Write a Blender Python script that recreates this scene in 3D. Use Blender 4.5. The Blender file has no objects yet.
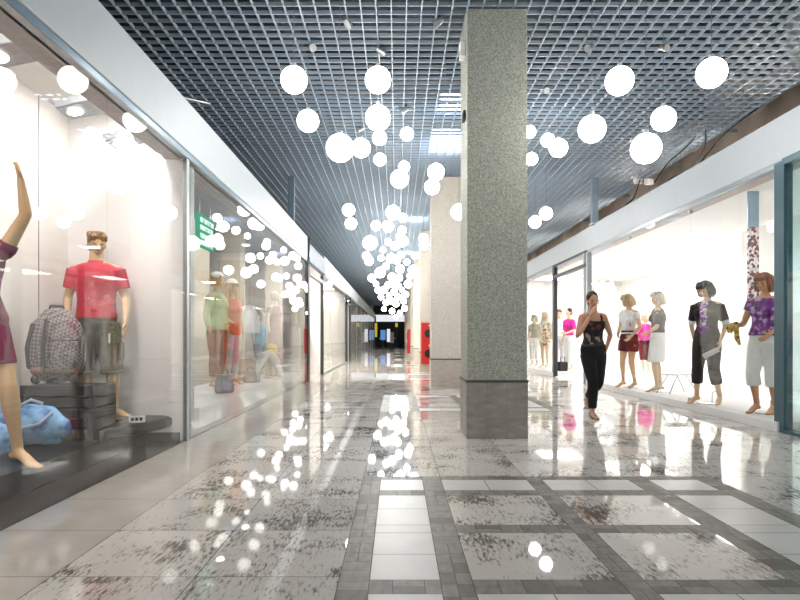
import bpy, math, random
from mathutils import Vector, Matrix
R = math.radians
random.seed(7)
S = bpy.context.scene
C = S.collection
H = 1.05                       # eye height
F = 600.0                      # focal length in pixels of the 800 wide frame
VX, VY = 397.0, 338.0          # vanishing point of the hall

def at(x, y, Y):               # the point at distance Y down the hall that shows at (x, y)
    return Vector(((x - VX) / F * Y, Y, H - (y - VY) / F * Y))

def lin(r, g, b):
    def f(c):
        c /= 255.0
        return c / 12.92 if c <= 0.04045 else ((c + 0.055) / 1.055) ** 2.4
    return (f(r), f(g), f(b), 1.0)

# ------------------------------------------------------------------ materials
def new_mat(name):
    m = bpy.data.materials.new(name); m.use_nodes = True
    nt = m.node_tree; nt.nodes.clear()
    out = nt.nodes.new('ShaderNodeOutputMaterial')
    return m, nt, out

def N(nt, t, **kw):
    n = nt.nodes.new(t)
    for k, v in kw.items(): setattr(n, k, v)
    return n

def mat(name, rgb, rough=0.5, metal=0.0, var=0.12, scale=6.0, bump=0.0, bscale=40.0, stretch=None, spec=0.5, rgb2=None, lo=0.35, hi=0.65):
    m, nt, out = new_mat(name)
    p = N(nt, 'ShaderNodeBsdfPrincipled')
    tc = N(nt, 'ShaderNodeTexCoord')
    mp = N(nt, 'ShaderNodeMapping')
    if stretch: mp.inputs['Scale'].default_value = stretch
    nt.links.new(tc.outputs['Object'], mp.inputs['Vector'])
    nz = N(nt, 'ShaderNodeTexNoise'); nz.inputs['Scale'].default_value = scale; nz.inputs['Detail'].default_value = 5
    nt.links.new(mp.outputs[0], nz.inputs['Vector'])
    cr = N(nt, 'ShaderNodeValToRGB')
    a = lin(*rgb)
    b = lin(*rgb2) if rgb2 else tuple(c * (1 - var) for c in a[:3]) + (1,)
    cr.color_ramp.elements[0].color = b; cr.color_ramp.elements[0].position = lo
    cr.color_ramp.elements[1].color = a; cr.color_ramp.elements[1].position = hi
    nt.links.new(nz.outputs['Fac'], cr.inputs['Fac'])
    nt.links.new(cr.outputs['Color'], p.inputs['Base Color'])
    p.inputs['Roughness'].default_value = rough; p.inputs['Metallic'].default_value = metal
    p.inputs['Specular IOR Level'].default_value = spec
    if bump:
        n2 = N(nt, 'ShaderNodeTexNoise'); n2.inputs['Scale'].default_value = bscale; n2.inputs['Detail'].default_value = 3
        nt.links.new(mp.outputs[0], n2.inputs['Vector'])
        bp = N(nt, 'ShaderNodeBump'); bp.inputs['Strength'].default_value = bump; bp.inputs['Distance'].default_value = 0.01
        nt.links.new(n2.outputs['Fac'], bp.inputs['Height']); nt.links.new(bp.outputs[0], p.inputs['Normal'])
    nt.links.new(p.outputs[0], out.inputs['Surface'])
    return m

def emit(name, rgb, strength):
    m, nt, out = new_mat(name)
    e = N(nt, 'ShaderNodeEmission'); e.inputs['Color'].default_value = lin(*rgb); e.inputs['Strength'].default_value = strength
    nt.links.new(e.outputs[0], out.inputs['Surface'])
    return m

def glass_mat(name, tint, f0=0.022, gloss=0.0):
    m, nt, out = new_mat(name)
    g = N(nt, 'ShaderNodeNewGeometry')
    d = N(nt, 'ShaderNodeVectorMath', operation='DOT_PRODUCT')
    nt.links.new(g.outputs['Incoming'], d.inputs[0]); nt.links.new(g.outputs['Normal'], d.inputs[1])
    a = N(nt, 'ShaderNodeMath', operation='ABSOLUTE'); nt.links.new(d.outputs['Value'], a.inputs[0])
    s = N(nt, 'ShaderNodeMath', operation='SUBTRACT'); s.inputs[0].default_value = 1; nt.links.new(a.outputs[0], s.inputs[1])
    pw = N(nt, 'ShaderNodeMath', operation='POWER'); nt.links.new(s.outputs[0], pw.inputs[0]); pw.inputs[1].default_value = 5.6
    ma = N(nt, 'ShaderNodeMath', operation='MULTIPLY_ADD'); nt.links.new(pw.outputs[0], ma.inputs[0])
    ma.inputs[1].default_value = 1 - f0; ma.inputs[2].default_value = f0
    t = N(nt, 'ShaderNodeBsdfTransparent'); t.inputs['Color'].default_value = tint
    gl = N(nt, 'ShaderNodeBsdfGlossy'); gl.inputs['Roughness'].default_value = gloss
    mx = N(nt, 'ShaderNodeMixShader')
    nt.links.new(ma.outputs[0], mx.inputs[0]); nt.links.new(t.outputs[0], mx.inputs[1]); nt.links.new(gl.outputs[0], mx.inputs[2])
    nt.links.new(mx.outputs[0], out.inputs['Surface'])
    return m

def marble_mat(name, light, dark, amount, rough):
    """polished stone with short dark scratches running along the hall; each tile a little different"""
    m, nt, out = new_mat(name)
    p = N(nt, 'ShaderNodeBsdfPrincipled')
    tc = N(nt, 'ShaderNodeTexCoord'); g = N(nt, 'ShaderNodeNewGeometry')
    mul = N(nt, 'ShaderNodeMath', operation='MULTIPLY'); mul.inputs[1].default_value = 37.0
    nt.links.new(g.outputs['Random Per Island'], mul.inputs[0])
    cmb = N(nt, 'ShaderNodeCombineXYZ'); nt.links.new(mul.outputs[0], cmb.inputs[2])
    add = N(nt, 'ShaderNodeVectorMath', operation='ADD')
    nt.links.new(tc.outputs['Object'], add.inputs[0]); nt.links.new(cmb.outputs[0], add.inputs[1])
    mp = N(nt, 'ShaderNodeMapping'); mp.inputs['Scale'].default_value = (60, 15, 1)
    nt.links.new(add.outputs[0], mp.inputs['Vector'])
    n1 = N(nt, 'ShaderNodeTexNoise'); n1.inputs['Scale'].default_value = 1.0; n1.inputs['Detail'].default_value = 6; n1.inputs['Roughness'].default_value = 0.7
    nt.links.new(mp.outputs[0], n1.inputs['Vector'])
    mp2 = N(nt, 'ShaderNodeMapping'); mp2.inputs['Scale'].default_value = (2.6, 2.4, 1)
    nt.links.new(add.outputs[0], mp2.inputs['Vector'])
    n2 = N(nt, 'ShaderNodeTexNoise'); n2.inputs['Scale'].default_value = 1.0; n2.inputs['Detail'].default_value = 3
    nt.links.new(mp2.outputs[0], n2.inputs['Vector'])
    ad = N(nt, 'ShaderNodeMath', operation='MULTIPLY_ADD'); ad.inputs[1].default_value = 0.75
    nt.links.new(n2.outputs['Fac'], ad.inputs[0]); nt.links.new(n1.outputs['Fac'], ad.inputs[2])
    cr = N(nt, 'ShaderNodeValToRGB')
    e = cr.color_ramp.elements
    e[0].position = 0.0; e[0].color = (0, 0, 0, 1)
    e[1].position = 1.0; e[1].color = (1, 1, 1, 1)
    mr = N(nt, 'ShaderNodeMapRange'); mr.inputs['From Min'].default_value = 0.885 - amount; mr.inputs['From Max'].default_value = 1.03 - amount
    nt.links.new(ad.outputs[0], mr.inputs['Value']); nt.links.new(mr.outputs[0], cr.inputs['Fac'])
    mx = N(nt, 'ShaderNodeMix', data_type='RGBA')
    mx.inputs['A'].default_value = lin(*light); mx.inputs['B'].default_value = lin(*dark)
    nt.links.new(cr.outputs['Color'], mx.inputs['Factor'])
    hs = N(nt, 'ShaderNodeHueSaturation')
    mr2 = N(nt, 'ShaderNodeMapRange'); mr2.inputs['To Min'].default_value = 0.9; mr2.inputs['To Max'].default_value = 1.08
    nt.links.new(g.outputs['Random Per Island'], mr2.inputs['Value']); nt.links.new(mr2.outputs[0], hs.inputs['Value'])
    nt.links.new(mx.outputs['Result'], hs.inputs['Color']); nt.links.new(hs.outputs[0], p.inputs['Base Color'])
    p.inputs['Roughness'].default_value = rough
    p.inputs['IOR'].default_value = 1.42
    # slight waviness of a polished floor
    n3 = N(nt, 'ShaderNodeTexNoise'); n3.inputs['Scale'].default_value = 5.0
    nt.links.new(tc.outputs['Object'], n3.inputs['Vector'])
    bp = N(nt, 'ShaderNodeBump'); bp.inputs['Strength'].default_value = 0.006; bp.inputs['Distance'].default_value = 0.02
    nt.links.new(n3.outputs['Fac'], bp.inputs['Height']); nt.links.new(bp.outputs[0], p.inputs['Normal'])
    nt.links.new(p.outputs[0], out.inputs['Surface'])
    return m

def pebble_mat(name, c0, c1, c2):
    m, nt, out = new_mat(name)
    p = N(nt, 'ShaderNodeBsdfPrincipled'); tc = N(nt, 'ShaderNodeTexCoord')
    v = N(nt, 'ShaderNodeTexVoronoi'); v.inputs['Scale'].default_value = 105
    nt.links.new(tc.outputs['Object'], v.inputs['Vector'])
    sx = N(nt, 'ShaderNodeSeparateColor'); nt.links.new(v.outputs['Color'], sx.inputs[0])
    cr = N(nt, 'ShaderNodeValToRGB'); e = cr.color_ramp.elements
    e[0].color = lin(*c0); e[0].position = 0.1; e[1].color = lin(*c2); e[1].position = 0.9
    k = e.new(0.5); k.color = lin(*c1)
    nt.links.new(sx.outputs[0], cr.inputs['Fac']); nt.links.new(cr.outputs[0], p.inputs['Base Color'])
    bp = N(nt, 'ShaderNodeBump'); bp.inputs['Strength'].default_value = 0.35; bp.inputs['Distance'].default_value = 0.004
    nt.links.new(v.outputs['Distance'], bp.inputs['Height']); nt.links.new(bp.outputs[0], p.inputs['Normal'])
    p.inputs['Roughness'].default_value = 0.6
    nt.links.new(p.outputs[0], out.inputs['Surface'])
    return m

def check_mat(name, c0, c1, scale, rough=0.8):
    m, nt, out = new_mat(name)
    p = N(nt, 'ShaderNodeBsdfPrincipled'); tc = N(nt, 'ShaderNodeTexCoord')
    mp = N(nt, 'ShaderNodeMapping'); mp.inputs['Rotation'].default_value = (0.6, 0.5, 0.78)
    nt.links.new(tc.outputs['Object'], mp.inputs[0])
    ck = N(nt, 'ShaderNodeTexChecker'); ck.inputs['Scale'].default_value = scale
    ck.inputs['Color1'].default_value = lin(*c0); ck.inputs['Color2'].default_value = lin(*c1)
    nt.links.new(mp.outputs[0], ck.inputs['Vector']); nt.links.new(ck.outputs[0], p.inputs['Base Color'])
    p.inputs['Roughness'].default_value = rough
    nt.links.new(p.outputs[0], out.inputs['Surface'])
    return m

def spots_mat(name, base, cols, scale, thr=0.5):
    """cloth printed with blotches"""
    m, nt, out = new_mat(name)
    p = N(nt, 'ShaderNodeBsdfPrincipled'); tc = N(nt, 'ShaderNodeTexCoord')
    v = N(nt, 'ShaderNodeTexVoronoi'); v.inputs['Scale'].default_value = scale
    nt.links.new(tc.outputs['Object'], v.inputs['Vector'])
    sx = N(nt, 'ShaderNodeSeparateColor'); nt.links.new(v.outputs['Color'], sx.inputs[0])
    cr = N(nt, 'ShaderNodeValToRGB'); cr.color_ramp.interpolation = 'CONSTANT'; e = cr.color_ramp.elements
    e[0].color = lin(*base); e[0].position = 0
    e[1].color = lin(*cols[0]); e[1].position = thr
    for i, c in enumerate(cols[1:]):
        k = e.new(thr + (1 - thr) * (i + 1) / len(cols)); k.color = lin(*c)
    nt.links.new(sx.outputs[1], cr.inputs['Fac']); nt.links.new(cr.outputs[0], p.inputs['Base Color'])
    p.inputs['Roughness'].default_value = 0.75
    nt.links.new(p.outputs[0], out.inputs['Surface'])
    return m

M = {}
M['tile'] = marble_mat('polished streaked stone', (243, 237, 229), (126, 119, 110), 0.0, 0.03)
M['white_tile'] = mat('white stone tile', (236, 234, 229), 0.3, var=0.08, scale=4, spec=.25)
M['band'] = mat('grey stone paver', (152, 147, 137), 0.4, spec=.2, var=0.3, scale=30, stretch=(1, .4, 1))
M['band_dark'] = mat('dark grey stone paver', (122, 118, 109), 0.4, spec=.2, var=0.3, scale=30, stretch=(1, .4, 1))
M['border'] = mat('cream stone border', (222, 215, 206), 0.06, var=0.1, scale=5)
M['grout'] = mat('dark grout', (84, 80, 76), 0.8)
M['fascia'] = mat('pale blue grey fascia panel', (204, 212, 217), 0.45, var=0.03)
M['reveal'] = mat('blue grey metal reveal', (132, 156, 172), 0.3, metal=0.3, var=0.1)
M['soffit'] = mat('pinkish grey soffit', (190, 178, 174), 0.6, var=0.05)
M['grid'] = mat('grey blue ceiling grid', (160, 176, 190), 0.45, var=0.06)
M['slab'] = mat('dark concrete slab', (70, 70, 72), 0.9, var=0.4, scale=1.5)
M['concrete'] = mat('raw brown concrete', (204, 192, 180), 0.9, rgb2=(164, 150, 138), scale=1.2, bump=.3, bscale=8)
M['bluegrey'] = mat('blue grey steel', (120, 140, 155), 0.5, var=0.2)
M['pebble'] = pebble_mat('green grey pebble render', (146, 149, 135), (174, 177, 163), (200, 202, 189))
M['pebble_cream'] = pebble_mat('cream pebble render', (196, 188, 172), (212, 205, 191), (226, 220, 208))
M['plinth_cream'] = mat('beige stone cladding', (200, 190, 176), 0.45, rgb2=(178, 168, 154), scale=3, stretch=(2, 2, 6), lo=.3, hi=.7)
M['ledge'] = mat('brown metal ledge', (92, 84, 76), 0.5)
M['plinth'] = mat('grey brown stone cladding', (168, 162, 152), 0.45, rgb2=(140, 134, 126), scale=3, stretch=(2, 2, 6), lo=.3, hi=.7)
M['white'] = mat('white painted wall', (240, 238, 236), 0.7, var=0.03)
M['offwhite'] = mat('warm white wall', (226, 222, 216), 0.6, var=0.04)
M['beige'] = mat('beige column', (190, 182, 165), 0.6, var=0.08)
M['greyceil'] = mat('grey slatted ceiling', (150, 150, 150), 0.6, var=0.25, scale=1, stretch=(1, 20, 1))
M['metal'] = mat('brushed grey metal', (170, 174, 176), 0.35, metal=0.7, var=0.12, scale=20)
M['darkmetal'] = mat('dark grey metal', (58, 60, 64), 0.4, metal=0.4, var=0.15)
M['teal'] = mat('dark teal frame', (58, 92, 104), 0.3, metal=0.3, var=0.1)
M['glass'] = glass_mat('clear shop glass', (0.965, 0.975, 0.97, 1))
M['tealglass'] = glass_mat('teal tinted glass', (0.74, 0.87, 0.87, 1), 0.06)
M['globe'] = emit('lit opal globe', (255, 252, 248), 19)
M['tube'] = emit('fluorescent tube', (225, 230, 255), 14)
M['fill_tube'] = emit('fill lamp tube', (255, 244, 232), 260)  # glow of the unseen lamps added above the right shops
M['lens'] = emit('floodlight lens', (255, 246, 236), 60)
M['panel'] = emit('added shop ceiling glow', (255, 252, 248), 11)  # for the square panels added to light the right shops
M['fill_soft'] = emit('added shop ceiling glow, softer', (255, 247, 238), 34)  # for the panels added to light the far left shops
M['fill_strip'] = emit('added slim shop glow', (255, 252, 248), 32)  # for the slim panels added behind the right shop glass
M['fill_near'] = emit('near added shop ceiling glow', (255, 246, 242), 46)  # for the hidden panels added in the two nearer left shops
M['downlight'] = emit('small downlight', (255, 248, 235), 30)
M['black'] = mat('black gloss', (18, 18, 20), 0.25, var=0.2)
M['blackmatt'] = mat('black matt', (24, 23, 24), 0.7, var=0.3)
M['platform'] = mat('black brown gloss platform', (20, 17, 17), 0.3, spec=.25, var=0.35, scale=3, stretch=(1, 12, 12))
M['crate'] = mat('dark brown plank crate', (34, 28, 26), 0.5, spec=.2, rgb2=(17, 14, 13), scale=3, stretch=(1, 1, 9))
M['shopfloor'] = mat('dark grey shop floor', (66, 59, 57), 0.2, var=0.2)
M['cord'] = mat('grey cord', (120, 122, 126), 0.5)
M['red'] = mat('fire cabinet red', (196, 26, 20), 0.35, var=0.1)
M['sign_green'] = emit('lit green sign', (40, 170, 120), 0.9)
M['sign_white'] = emit('lit white lettering', (235, 255, 245), 1.4)
M['yellow'] = mat('yellow', (236, 206, 70), 0.6)
M['yellow_lit'] = emit('lit yellow sign', (225, 205, 60), .55)
M['blue_lit'] = emit('lit blue screen', (110, 160, 230), .6)
M['white_glow'] = emit('white glow', (240, 245, 250), .75)
M['dark_shop'] = mat('dark shop wall', (46, 40, 40), 0.7, var=0.3)
# bodies and cloth
M['skin'] = mat('woman skin', (206, 156, 126), 0.5, var=0.06)
M['man'] = mat('sand coloured mannequin', (206, 170, 128), 0.4, var=0.08)
M['man_pale'] = mat('pale tan mannequin', (216, 178, 140), 0.4, var=0.08)
M['man_tan'] = mat('tan mannequin', (196, 142, 100), 0.4, var=0.08)
M['man_white'] = mat('white mannequin', (228, 222, 212), 0.4, var=0.05)
M['lips'] = mat('lips', (170, 80, 76), 0.4)
M['eye'] = mat('dark eyes', (40, 28, 24), 0.3)
M['hair_gold'] = mat('golden brown sculpted hair', (150, 108, 54), 0.35, rgb2=(92, 60, 28), scale=26, stretch=(1, 1, .3))
M['hair_brown'] = mat('dark brown hair', (58, 36, 26), 0.4, rgb2=(28, 17, 13), scale=30, stretch=(1, 1, .25))
M['hair_chestnut'] = mat('chestnut hair', (150, 88, 58), 0.4, rgb2=(96, 52, 34), scale=30, stretch=(1, 1, .25))
M['hair_blond'] = mat('blond hair', (214, 184, 132), 0.45, rgb2=(168, 132, 86), scale=30, stretch=(1, 1, .25))
M['hair_ash'] = mat('ash blond hair', (206, 194, 172), 0.45, rgb2=(166, 152, 128), scale=30, stretch=(1, 1, .25))
M['hair_black'] = mat('black hair', (26, 20, 20), 0.4, var=0.4, scale=30)
def cloth(name, rgb, **k):
    d = dict(rough=0.85, var=0.22, scale=9, bump=0.5, bscale=14); d.update(k)
    M[name] = mat(name + ' cloth', rgb, **d)
cloth('coral', (196, 50, 72)); cloth('olive', (84, 78, 66)); cloth('plum', (112, 30, 62)); cloth('blackcloth', (22, 20, 22))
cloth('brownblack', (34, 28, 24)); cloth('purple', (112, 30, 132)); cloth('whitecloth', (236, 236, 236), var=.08); cloth('winered', (84, 14, 28))
cloth('charcoal', (46, 44, 48)); cloth('pink', (226, 44, 150)); cloth('green', (186, 200, 140)); cloth('orange', (222, 122, 84))
cloth('rust', (150, 92, 44)); cloth('paleblue', (190, 204, 222)); cloth('denim', (128, 140, 160)); cloth('greybag', (124, 124, 138))
cloth('tanbag', (176, 146, 122)); cloth('brownbag', (140, 98, 76)); cloth('skyblue', (140, 196, 226)); cloth('khaki', (140, 134, 108))
cloth('bluebag', (140, 190, 230), rgb2=(58, 110, 172), lo=.38, hi=.56, scale=9, bump=1.0, bscale=10); cloth('palegrey', (206, 204, 206)); cloth('lilac', (196, 168, 178))
M['backpack'] = check_mat('grey woven check', (152, 142, 140), (92, 84, 84), 42)
M['strap'] = mat('dark webbing', (58, 54, 56), 0.8)
M['floral'] = spots_mat('purple floral print', (96, 24, 116), [(140, 70, 160), (60, 14, 76), (190, 140, 200)], 26, .5)
M['floralblouse'] = spots_mat('lilac blouse print', (190, 160, 200), [(120, 60, 150), (230, 220, 235)], 30, .4)
M['tankprint'] = spots_mat('black print top', (20, 18, 20), [(110, 40, 56), (150, 130, 120)], 17, .8)
M['mosaic'] = spots_mat('red and grey mosaic', (200, 190, 190), [(120, 40, 56), (70, 66, 74), (226, 220, 222)], 28, .35)
M['beigeprint'] = spots_mat('beige print', (206, 196, 160), [(236, 230, 210), (120, 108, 70)], 20, .4)
M['gold'] = spots_mat('gold leaf scarf', (176, 150, 70), [(110, 82, 40), (206, 190, 110)], 24, .4)
M['gumboot'] = mat('dark shoe', (40, 34, 32), .4)

# ------------------------------------------------------------------ mesh builder
class MB:
    def __init__(s): s.v = []; s.f = []; s.mi = []; s.cur = 0
    def face(s, ids): s.f.append(ids); s.mi.append(s.cur)
    def box(s, x0, x1, y0, y1, z0, z1, mtx=None):
        b = len(s.v)
        for z in (z0, z1):
            for x, y in ((x0, y0), (x1, y0), (x1, y1), (x0, y1)):
                p = Vector((x, y, z)); s.v.append(mtx @ p if mtx else p)
        for q in ((3, 2, 1, 0), (4, 5, 6, 7), (0, 1, 5, 4), (1, 2, 6, 5), (2, 3, 7, 6), (3, 0, 4, 7)):
            s.face([b + i for i in q])
        return s
    def quad(s, pts):
        b = len(s.v); s.v += [Vector(p) for p in pts]; s.face(list(range(b, b + len(pts)))); return s
    def prism(s, pts, z0, z1):
        b = len(s.v); n = len(pts)
        s.v += [Vector((x, y, z0)) for x, y in pts] + [Vector((x, y, z1)) for x, y in pts]
        s.face([b + i for i in reversed(range(n))]); s.face([b + n + i for i in range(n)])
        for i in range(n):
            j = (i + 1) % n; s.face([b + i, b + j, b + n + j, b + n + i])
        return s
    def rings(s, rs):
        b = len(s.v); n = len(rs[0])
        for r in rs: s.v += r
        for k in range(len(rs) - 1):
            for i in range(n):
                j = (i + 1) % n
                s.face([b + k * n + i, b + k * n + j, b + (k + 1) * n + j, b + (k + 1) * n + i])
        s.face([b + i for i in reversed(range(n))])
        s.face([b + (len(rs) - 1) * n + i for i in range(n)])
        return s
    def tube(s, pts, rad, side=None, seg=12, round_=True):
        """pts along a path; rad a number or per-point number or (side, front) pair"""
        pts = [Vector(p) for p in pts]
        if not isinstance(rad, (list, tuple)): rad = [rad] * len(pts)
        rr = [(r, r) if not isinstance(r, (list, tuple)) else r for r in rad]
        if round_:
            t0 = (pts[0] - pts[1]).normalized(); t1 = (pts[-1] - pts[-2]).normalized()
            m0, m1 = min(rr[0]), min(rr[-1])
            pts = [pts[0] + t0 * m0 * .95, pts[0] + t0 * m0 * .6] + pts + [pts[-1] + t1 * m1 * .6, pts[-1] + t1 * m1 * .95]
            sc = lambda r, k: (r[0] * k, r[1] * k)
            rr = [sc(rr[0], .3), sc(rr[0], .78)] + rr + [sc(rr[-1], .78), sc(rr[-1], .3)]
        rings = []; prev = Vector(side) if side is not None else None
        for i, p in enumerate(pts):
            t = (pts[min(i + 1, len(pts) - 1)] - pts[max(i - 1, 0)]).normalized()
            if prev is None:
                prev = Vector((1, 0, 0)) if abs(t.x) < .8 else Vector((0, 1, 0))
            sd = prev - t * prev.dot(t)
            if sd.length < 1e-5: sd = t.orthogonal()
            sd.normalize(); fr = t.cross(sd)
            if side is None: prev = sd
            rings.append([p + sd * rr[i][0] * math.cos(a) + fr * rr[i][1] * math.sin(a)
                          for a in (2 * math.pi * k / seg for k in range(seg))])
        return s.rings(rings)
    def ball(s, c, r, seg=16, ringn=10, mtx=None, jitter=0):
        c = Vector(c); rx, ry, rz = r if isinstance(r, (list, tuple)) else (r, r, r)
        rings = []
        for k in range(1, ringn):
            th = math.pi * k / ringn
            ring = []
            for i in range(seg):
                a = 2 * math.pi * i / seg
                p = Vector((rx * math.sin(th) * math.cos(a), ry * math.sin(th) * math.sin(a), -rz * math.cos(th)))
                if jitter: p *= 1 + random.uniform(-jitter, jitter)
                ring.append(c + (mtx @ p if mtx else p))
            rings.append(ring)
        b = len(s.v)
        for r_ in rings: s.v += r_
        lo = len(s.v); p = Vector((0, 0, -rz)); s.v.append(c + (mtx @ p if mtx else p))
        hi = len(s.v); p = Vector((0, 0, rz)); s.v.append(c + (mtx @ p if mtx else p))
        for k in range(len(rings) - 1):
            for i in range(seg):
                j = (i + 1) % seg
                s.face([b + k * seg + i, b + k * seg + j, b + (k + 1) * seg + j, b + (k + 1) * seg + i])
        for i in range(seg):
            j = (i + 1) % seg
            s.face([lo, b + j, b + i]); q = b + (len(rings) - 1) * seg
            s.face([hi, q + i, q + j])
        return s
    def mesh(s, name):
        me = bpy.data.meshes.new(name); me.from_pydata([tuple(v) for v in s.v], [], s.f)
        me.polygons.foreach_set('material_index', s.mi); me.update(); return me
    def build(s, name, m, parent=None, smooth=False, bevel=0, loc=None):
        me = s.mesh(name)
        for x in (m if isinstance(m, (list, tuple)) else [m]): me.materials.append(M[x] if isinstance(x, str) else x)
        if smooth: me.polygons.foreach_set('use_smooth', [True] * len(me.polygons))
        o = bpy.data.objects.new(name, me); C.objects.link(o)
        if parent: o.parent = parent
        if loc is not None: o.location = loc
        if bevel:
            b = o.modifiers.new('bevel', 'BEVEL'); b.width = bevel; b.segments = 2; b.limit_method = 'ANGLE'
        return o
    def blob(s, name, m, parent, voxel=.01, it=4):
        """fuse all overlapping shapes into one continuous skin"""
        me = s.mesh(name + '_src'); o = bpy.data.objects.new(name + '_src', me); C.objects.link(o)
        r = o.modifiers.new('r', 'REMESH'); r.mode = 'VOXEL'; r.voxel_size = voxel; r.use_smooth_shade = True
        if it:
            k = o.modifiers.new('s', 'SMOOTH'); k.factor = .5; k.iterations = it
        dg = bpy.context.evaluated_depsgraph_get()
        me2 = bpy.data.meshes.new_from_object(o.evaluated_get(dg)); me2.name = name
        bpy.data.objects.remove(o); bpy.data.meshes.remove(me)
        me2.materials.clear(); me2.materials.append(M[m] if isinstance(m, str) else m)
        for p in me2.polygons: p.material_index = 0
        o2 = bpy.data.objects.new(name, me2); C.objects.link(o2)
        if parent: o2.parent = parent
        return o2

def tag(o, label=None, cat=None, group=None, kind=None):
    if label: o['label'] = label
    if cat: o['category'] = cat
    if group: o['group'] = group
    if kind: o['kind'] = kind
    return o
def empty(name, loc, rz=0):
    e = bpy.data.objects.new(name, None); C.objects.link(e); e.location = loc; e.rotation_euler = (0, 0, rz); e.empty_display_size = .2
    return e
def thing(name, label, cat, loc=(0, 0, 0), rz=0, group=None):
    return tag(empty(name, loc, rz), label, cat, group)
def struct(name, mb, m, parent=None, **k):
    o = mb.build(name, m, parent, **k)
    if not parent: o['kind'] = 'structure'
    return o
def sroot(name, loc=(0, 0, 0)):
    return tag(empty(name, loc), kind='structure')

# ------------------------------------------------------------------ floor
GX0, GX1 = -2.16, 4.32         # the two shop fronts
LEFT, RIGHT = -2.15, 4.30
fl = MB()
gap = .0022
def tile(x0, x1, y0, y1, mi, g=gap):
    fl.cur = mi
    fl.quad([(x0 + g, y0 + g, 0), (x1 - g, y0 + g, 0), (x1 - g, y1 - g, 0), (x0 + g, y1 - g, 0)])
T = .605 * H
DEC_L, DEC_R = -.24 * H, 2.25 * H
P0, PS = 1.975 * H, 6.19 * H   # first inlaid field and the spacing of the fields
LEN = 2.357 * H
def bricks(x0, x1, y0, y1):
    w = x1 - x0; vertical = (y1 - y0) > w
    u, end = (y0, y1) if vertical else (x0, x1)
    k = random.random()
    wid = w if vertical else y1 - y0
    while u < end - .01:
        if k < .5: d = wid * random.uniform(.7, 1.0)
        else: d = wid * random.uniform(.85, 1.1)
        e = min(u + d, end)
        if end - e < wid * .35: e = end
        parts = 1 if k < .45 else 2
        for q in range(parts):
            a, b = q / parts, (q + 1) / parts
            mi = random.choice((2, 2, 3))
            if vertical: tile(x0 + w * a, x0 + w * b, u, e, mi, .0018)
            else: tile(u, e, y0 + (y1 - y0) * a, y0 + (y1 - y0) * b, mi, .0018)
        k = random.random(); u = e
def field(y0):
    cols = [(-.24, -.114), (-.114, .179), (.179, .3095), (.3095, .915), (.915, 1.02), (1.02, 1.63), (1.63, 1.77), (1.77, 2.12), (2.12, 2.25)]
    cols = [(a * H, b * H) for a, b in cols]
    y1 = y0 + LEN
    rows = [('b', .1), ('w', .291), ('b', .128), ('p', .605), ('b', .128), ('p', .6), ('b', .135), ('w', .29), ('b', .08)]
    for i in (0, 2, 4, 6, 8): bricks(cols[i][0], cols[i][1], y0, y1)
    for i in (3, 5):
        y = y1
        for t, d in rows:
            d *= H; a, b = cols[i]
            if t == 'b': bricks(a, b, y - d, y)
            elif t == 'w':
                mid = (a + b) / 2
                tile(a, mid, y - d, y, 1); tile(mid, b, y - d, y, 1)
            else: tile(a, b, y - d, y, 0)
            y -= d
    rows2 = [('b', .1), ('w', .291), ('b', .128), ('w', .3), ('w', .305), ('w', .128), ('w', .305), ('w', .295), ('b', .135), ('w', .29), ('b', .08)]
    for i in (1, 7):
        y = y1
        for t, d in rows2:
            d *= H; a, b = cols[i]
            if t == 'b': bricks(a, b, y - d, y)
            else: tile(a, b, y - d, y, 1)
            y -= d
yl = [2.513 * H + T * k for k in range(-9, 104)]
xl = [DEC_L - T * k for k in range(0, 4)]; xl = [LEFT - .15] + sorted([x for x in xl if x > LEFT - .1])
xr = [DEC_R + T * k for k in range(0, 4)]; xr = [x for x in xr if x < RIGHT - .05] + [RIGHT + .1]
for a, b in zip(yl, yl[1:]):
    for x0, x1 in list(zip(xl, xl[1:])):
        if x0 < LEFT: tile(x0, x1, a, b, 4)
        else: tile(x0, x1, a, b, 0)
    for x0, x1 in list(zip(xr, xr[1:])): tile(x0, x1, a, b, 0)
k = -1
mids = [DEC_L, .3095 * H, .915 * H, 1.63 * H, DEC_R]
prev_end = yl[0]
for k in range(-1, 10):
    y0 = P0 + PS * k
    if y0 + LEN > yl[-1]: break
    ys = [prev_end] + [y for y in yl if prev_end + .1 < y < y0 - .1] + [y0]
    for a, b in zip(ys, ys[1:]):
        if b - a < .02: continue
        for x0, x1 in zip(mids, mids[1:]): tile(x0, x1, a, b, 0)
    field(y0); prev_end = y0 + LEN
ys = [prev_end] + [y for y in yl if y > prev_end + .1]
for a, b in zip(ys, ys[1:]):
    for x0, x1 in zip(mids, mids[1:]): tile(x0, x1, a, b, 0)
fl.cur = 5
fl.quad([(-14, -6, -.003), (16, -6, -.003), (16, 72, -.003), (-14, 72, -.003)])
struct('floor', fl, ['tile', 'white_tile', 'band', 'band_dark', 'border', 'grout'])

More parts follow.
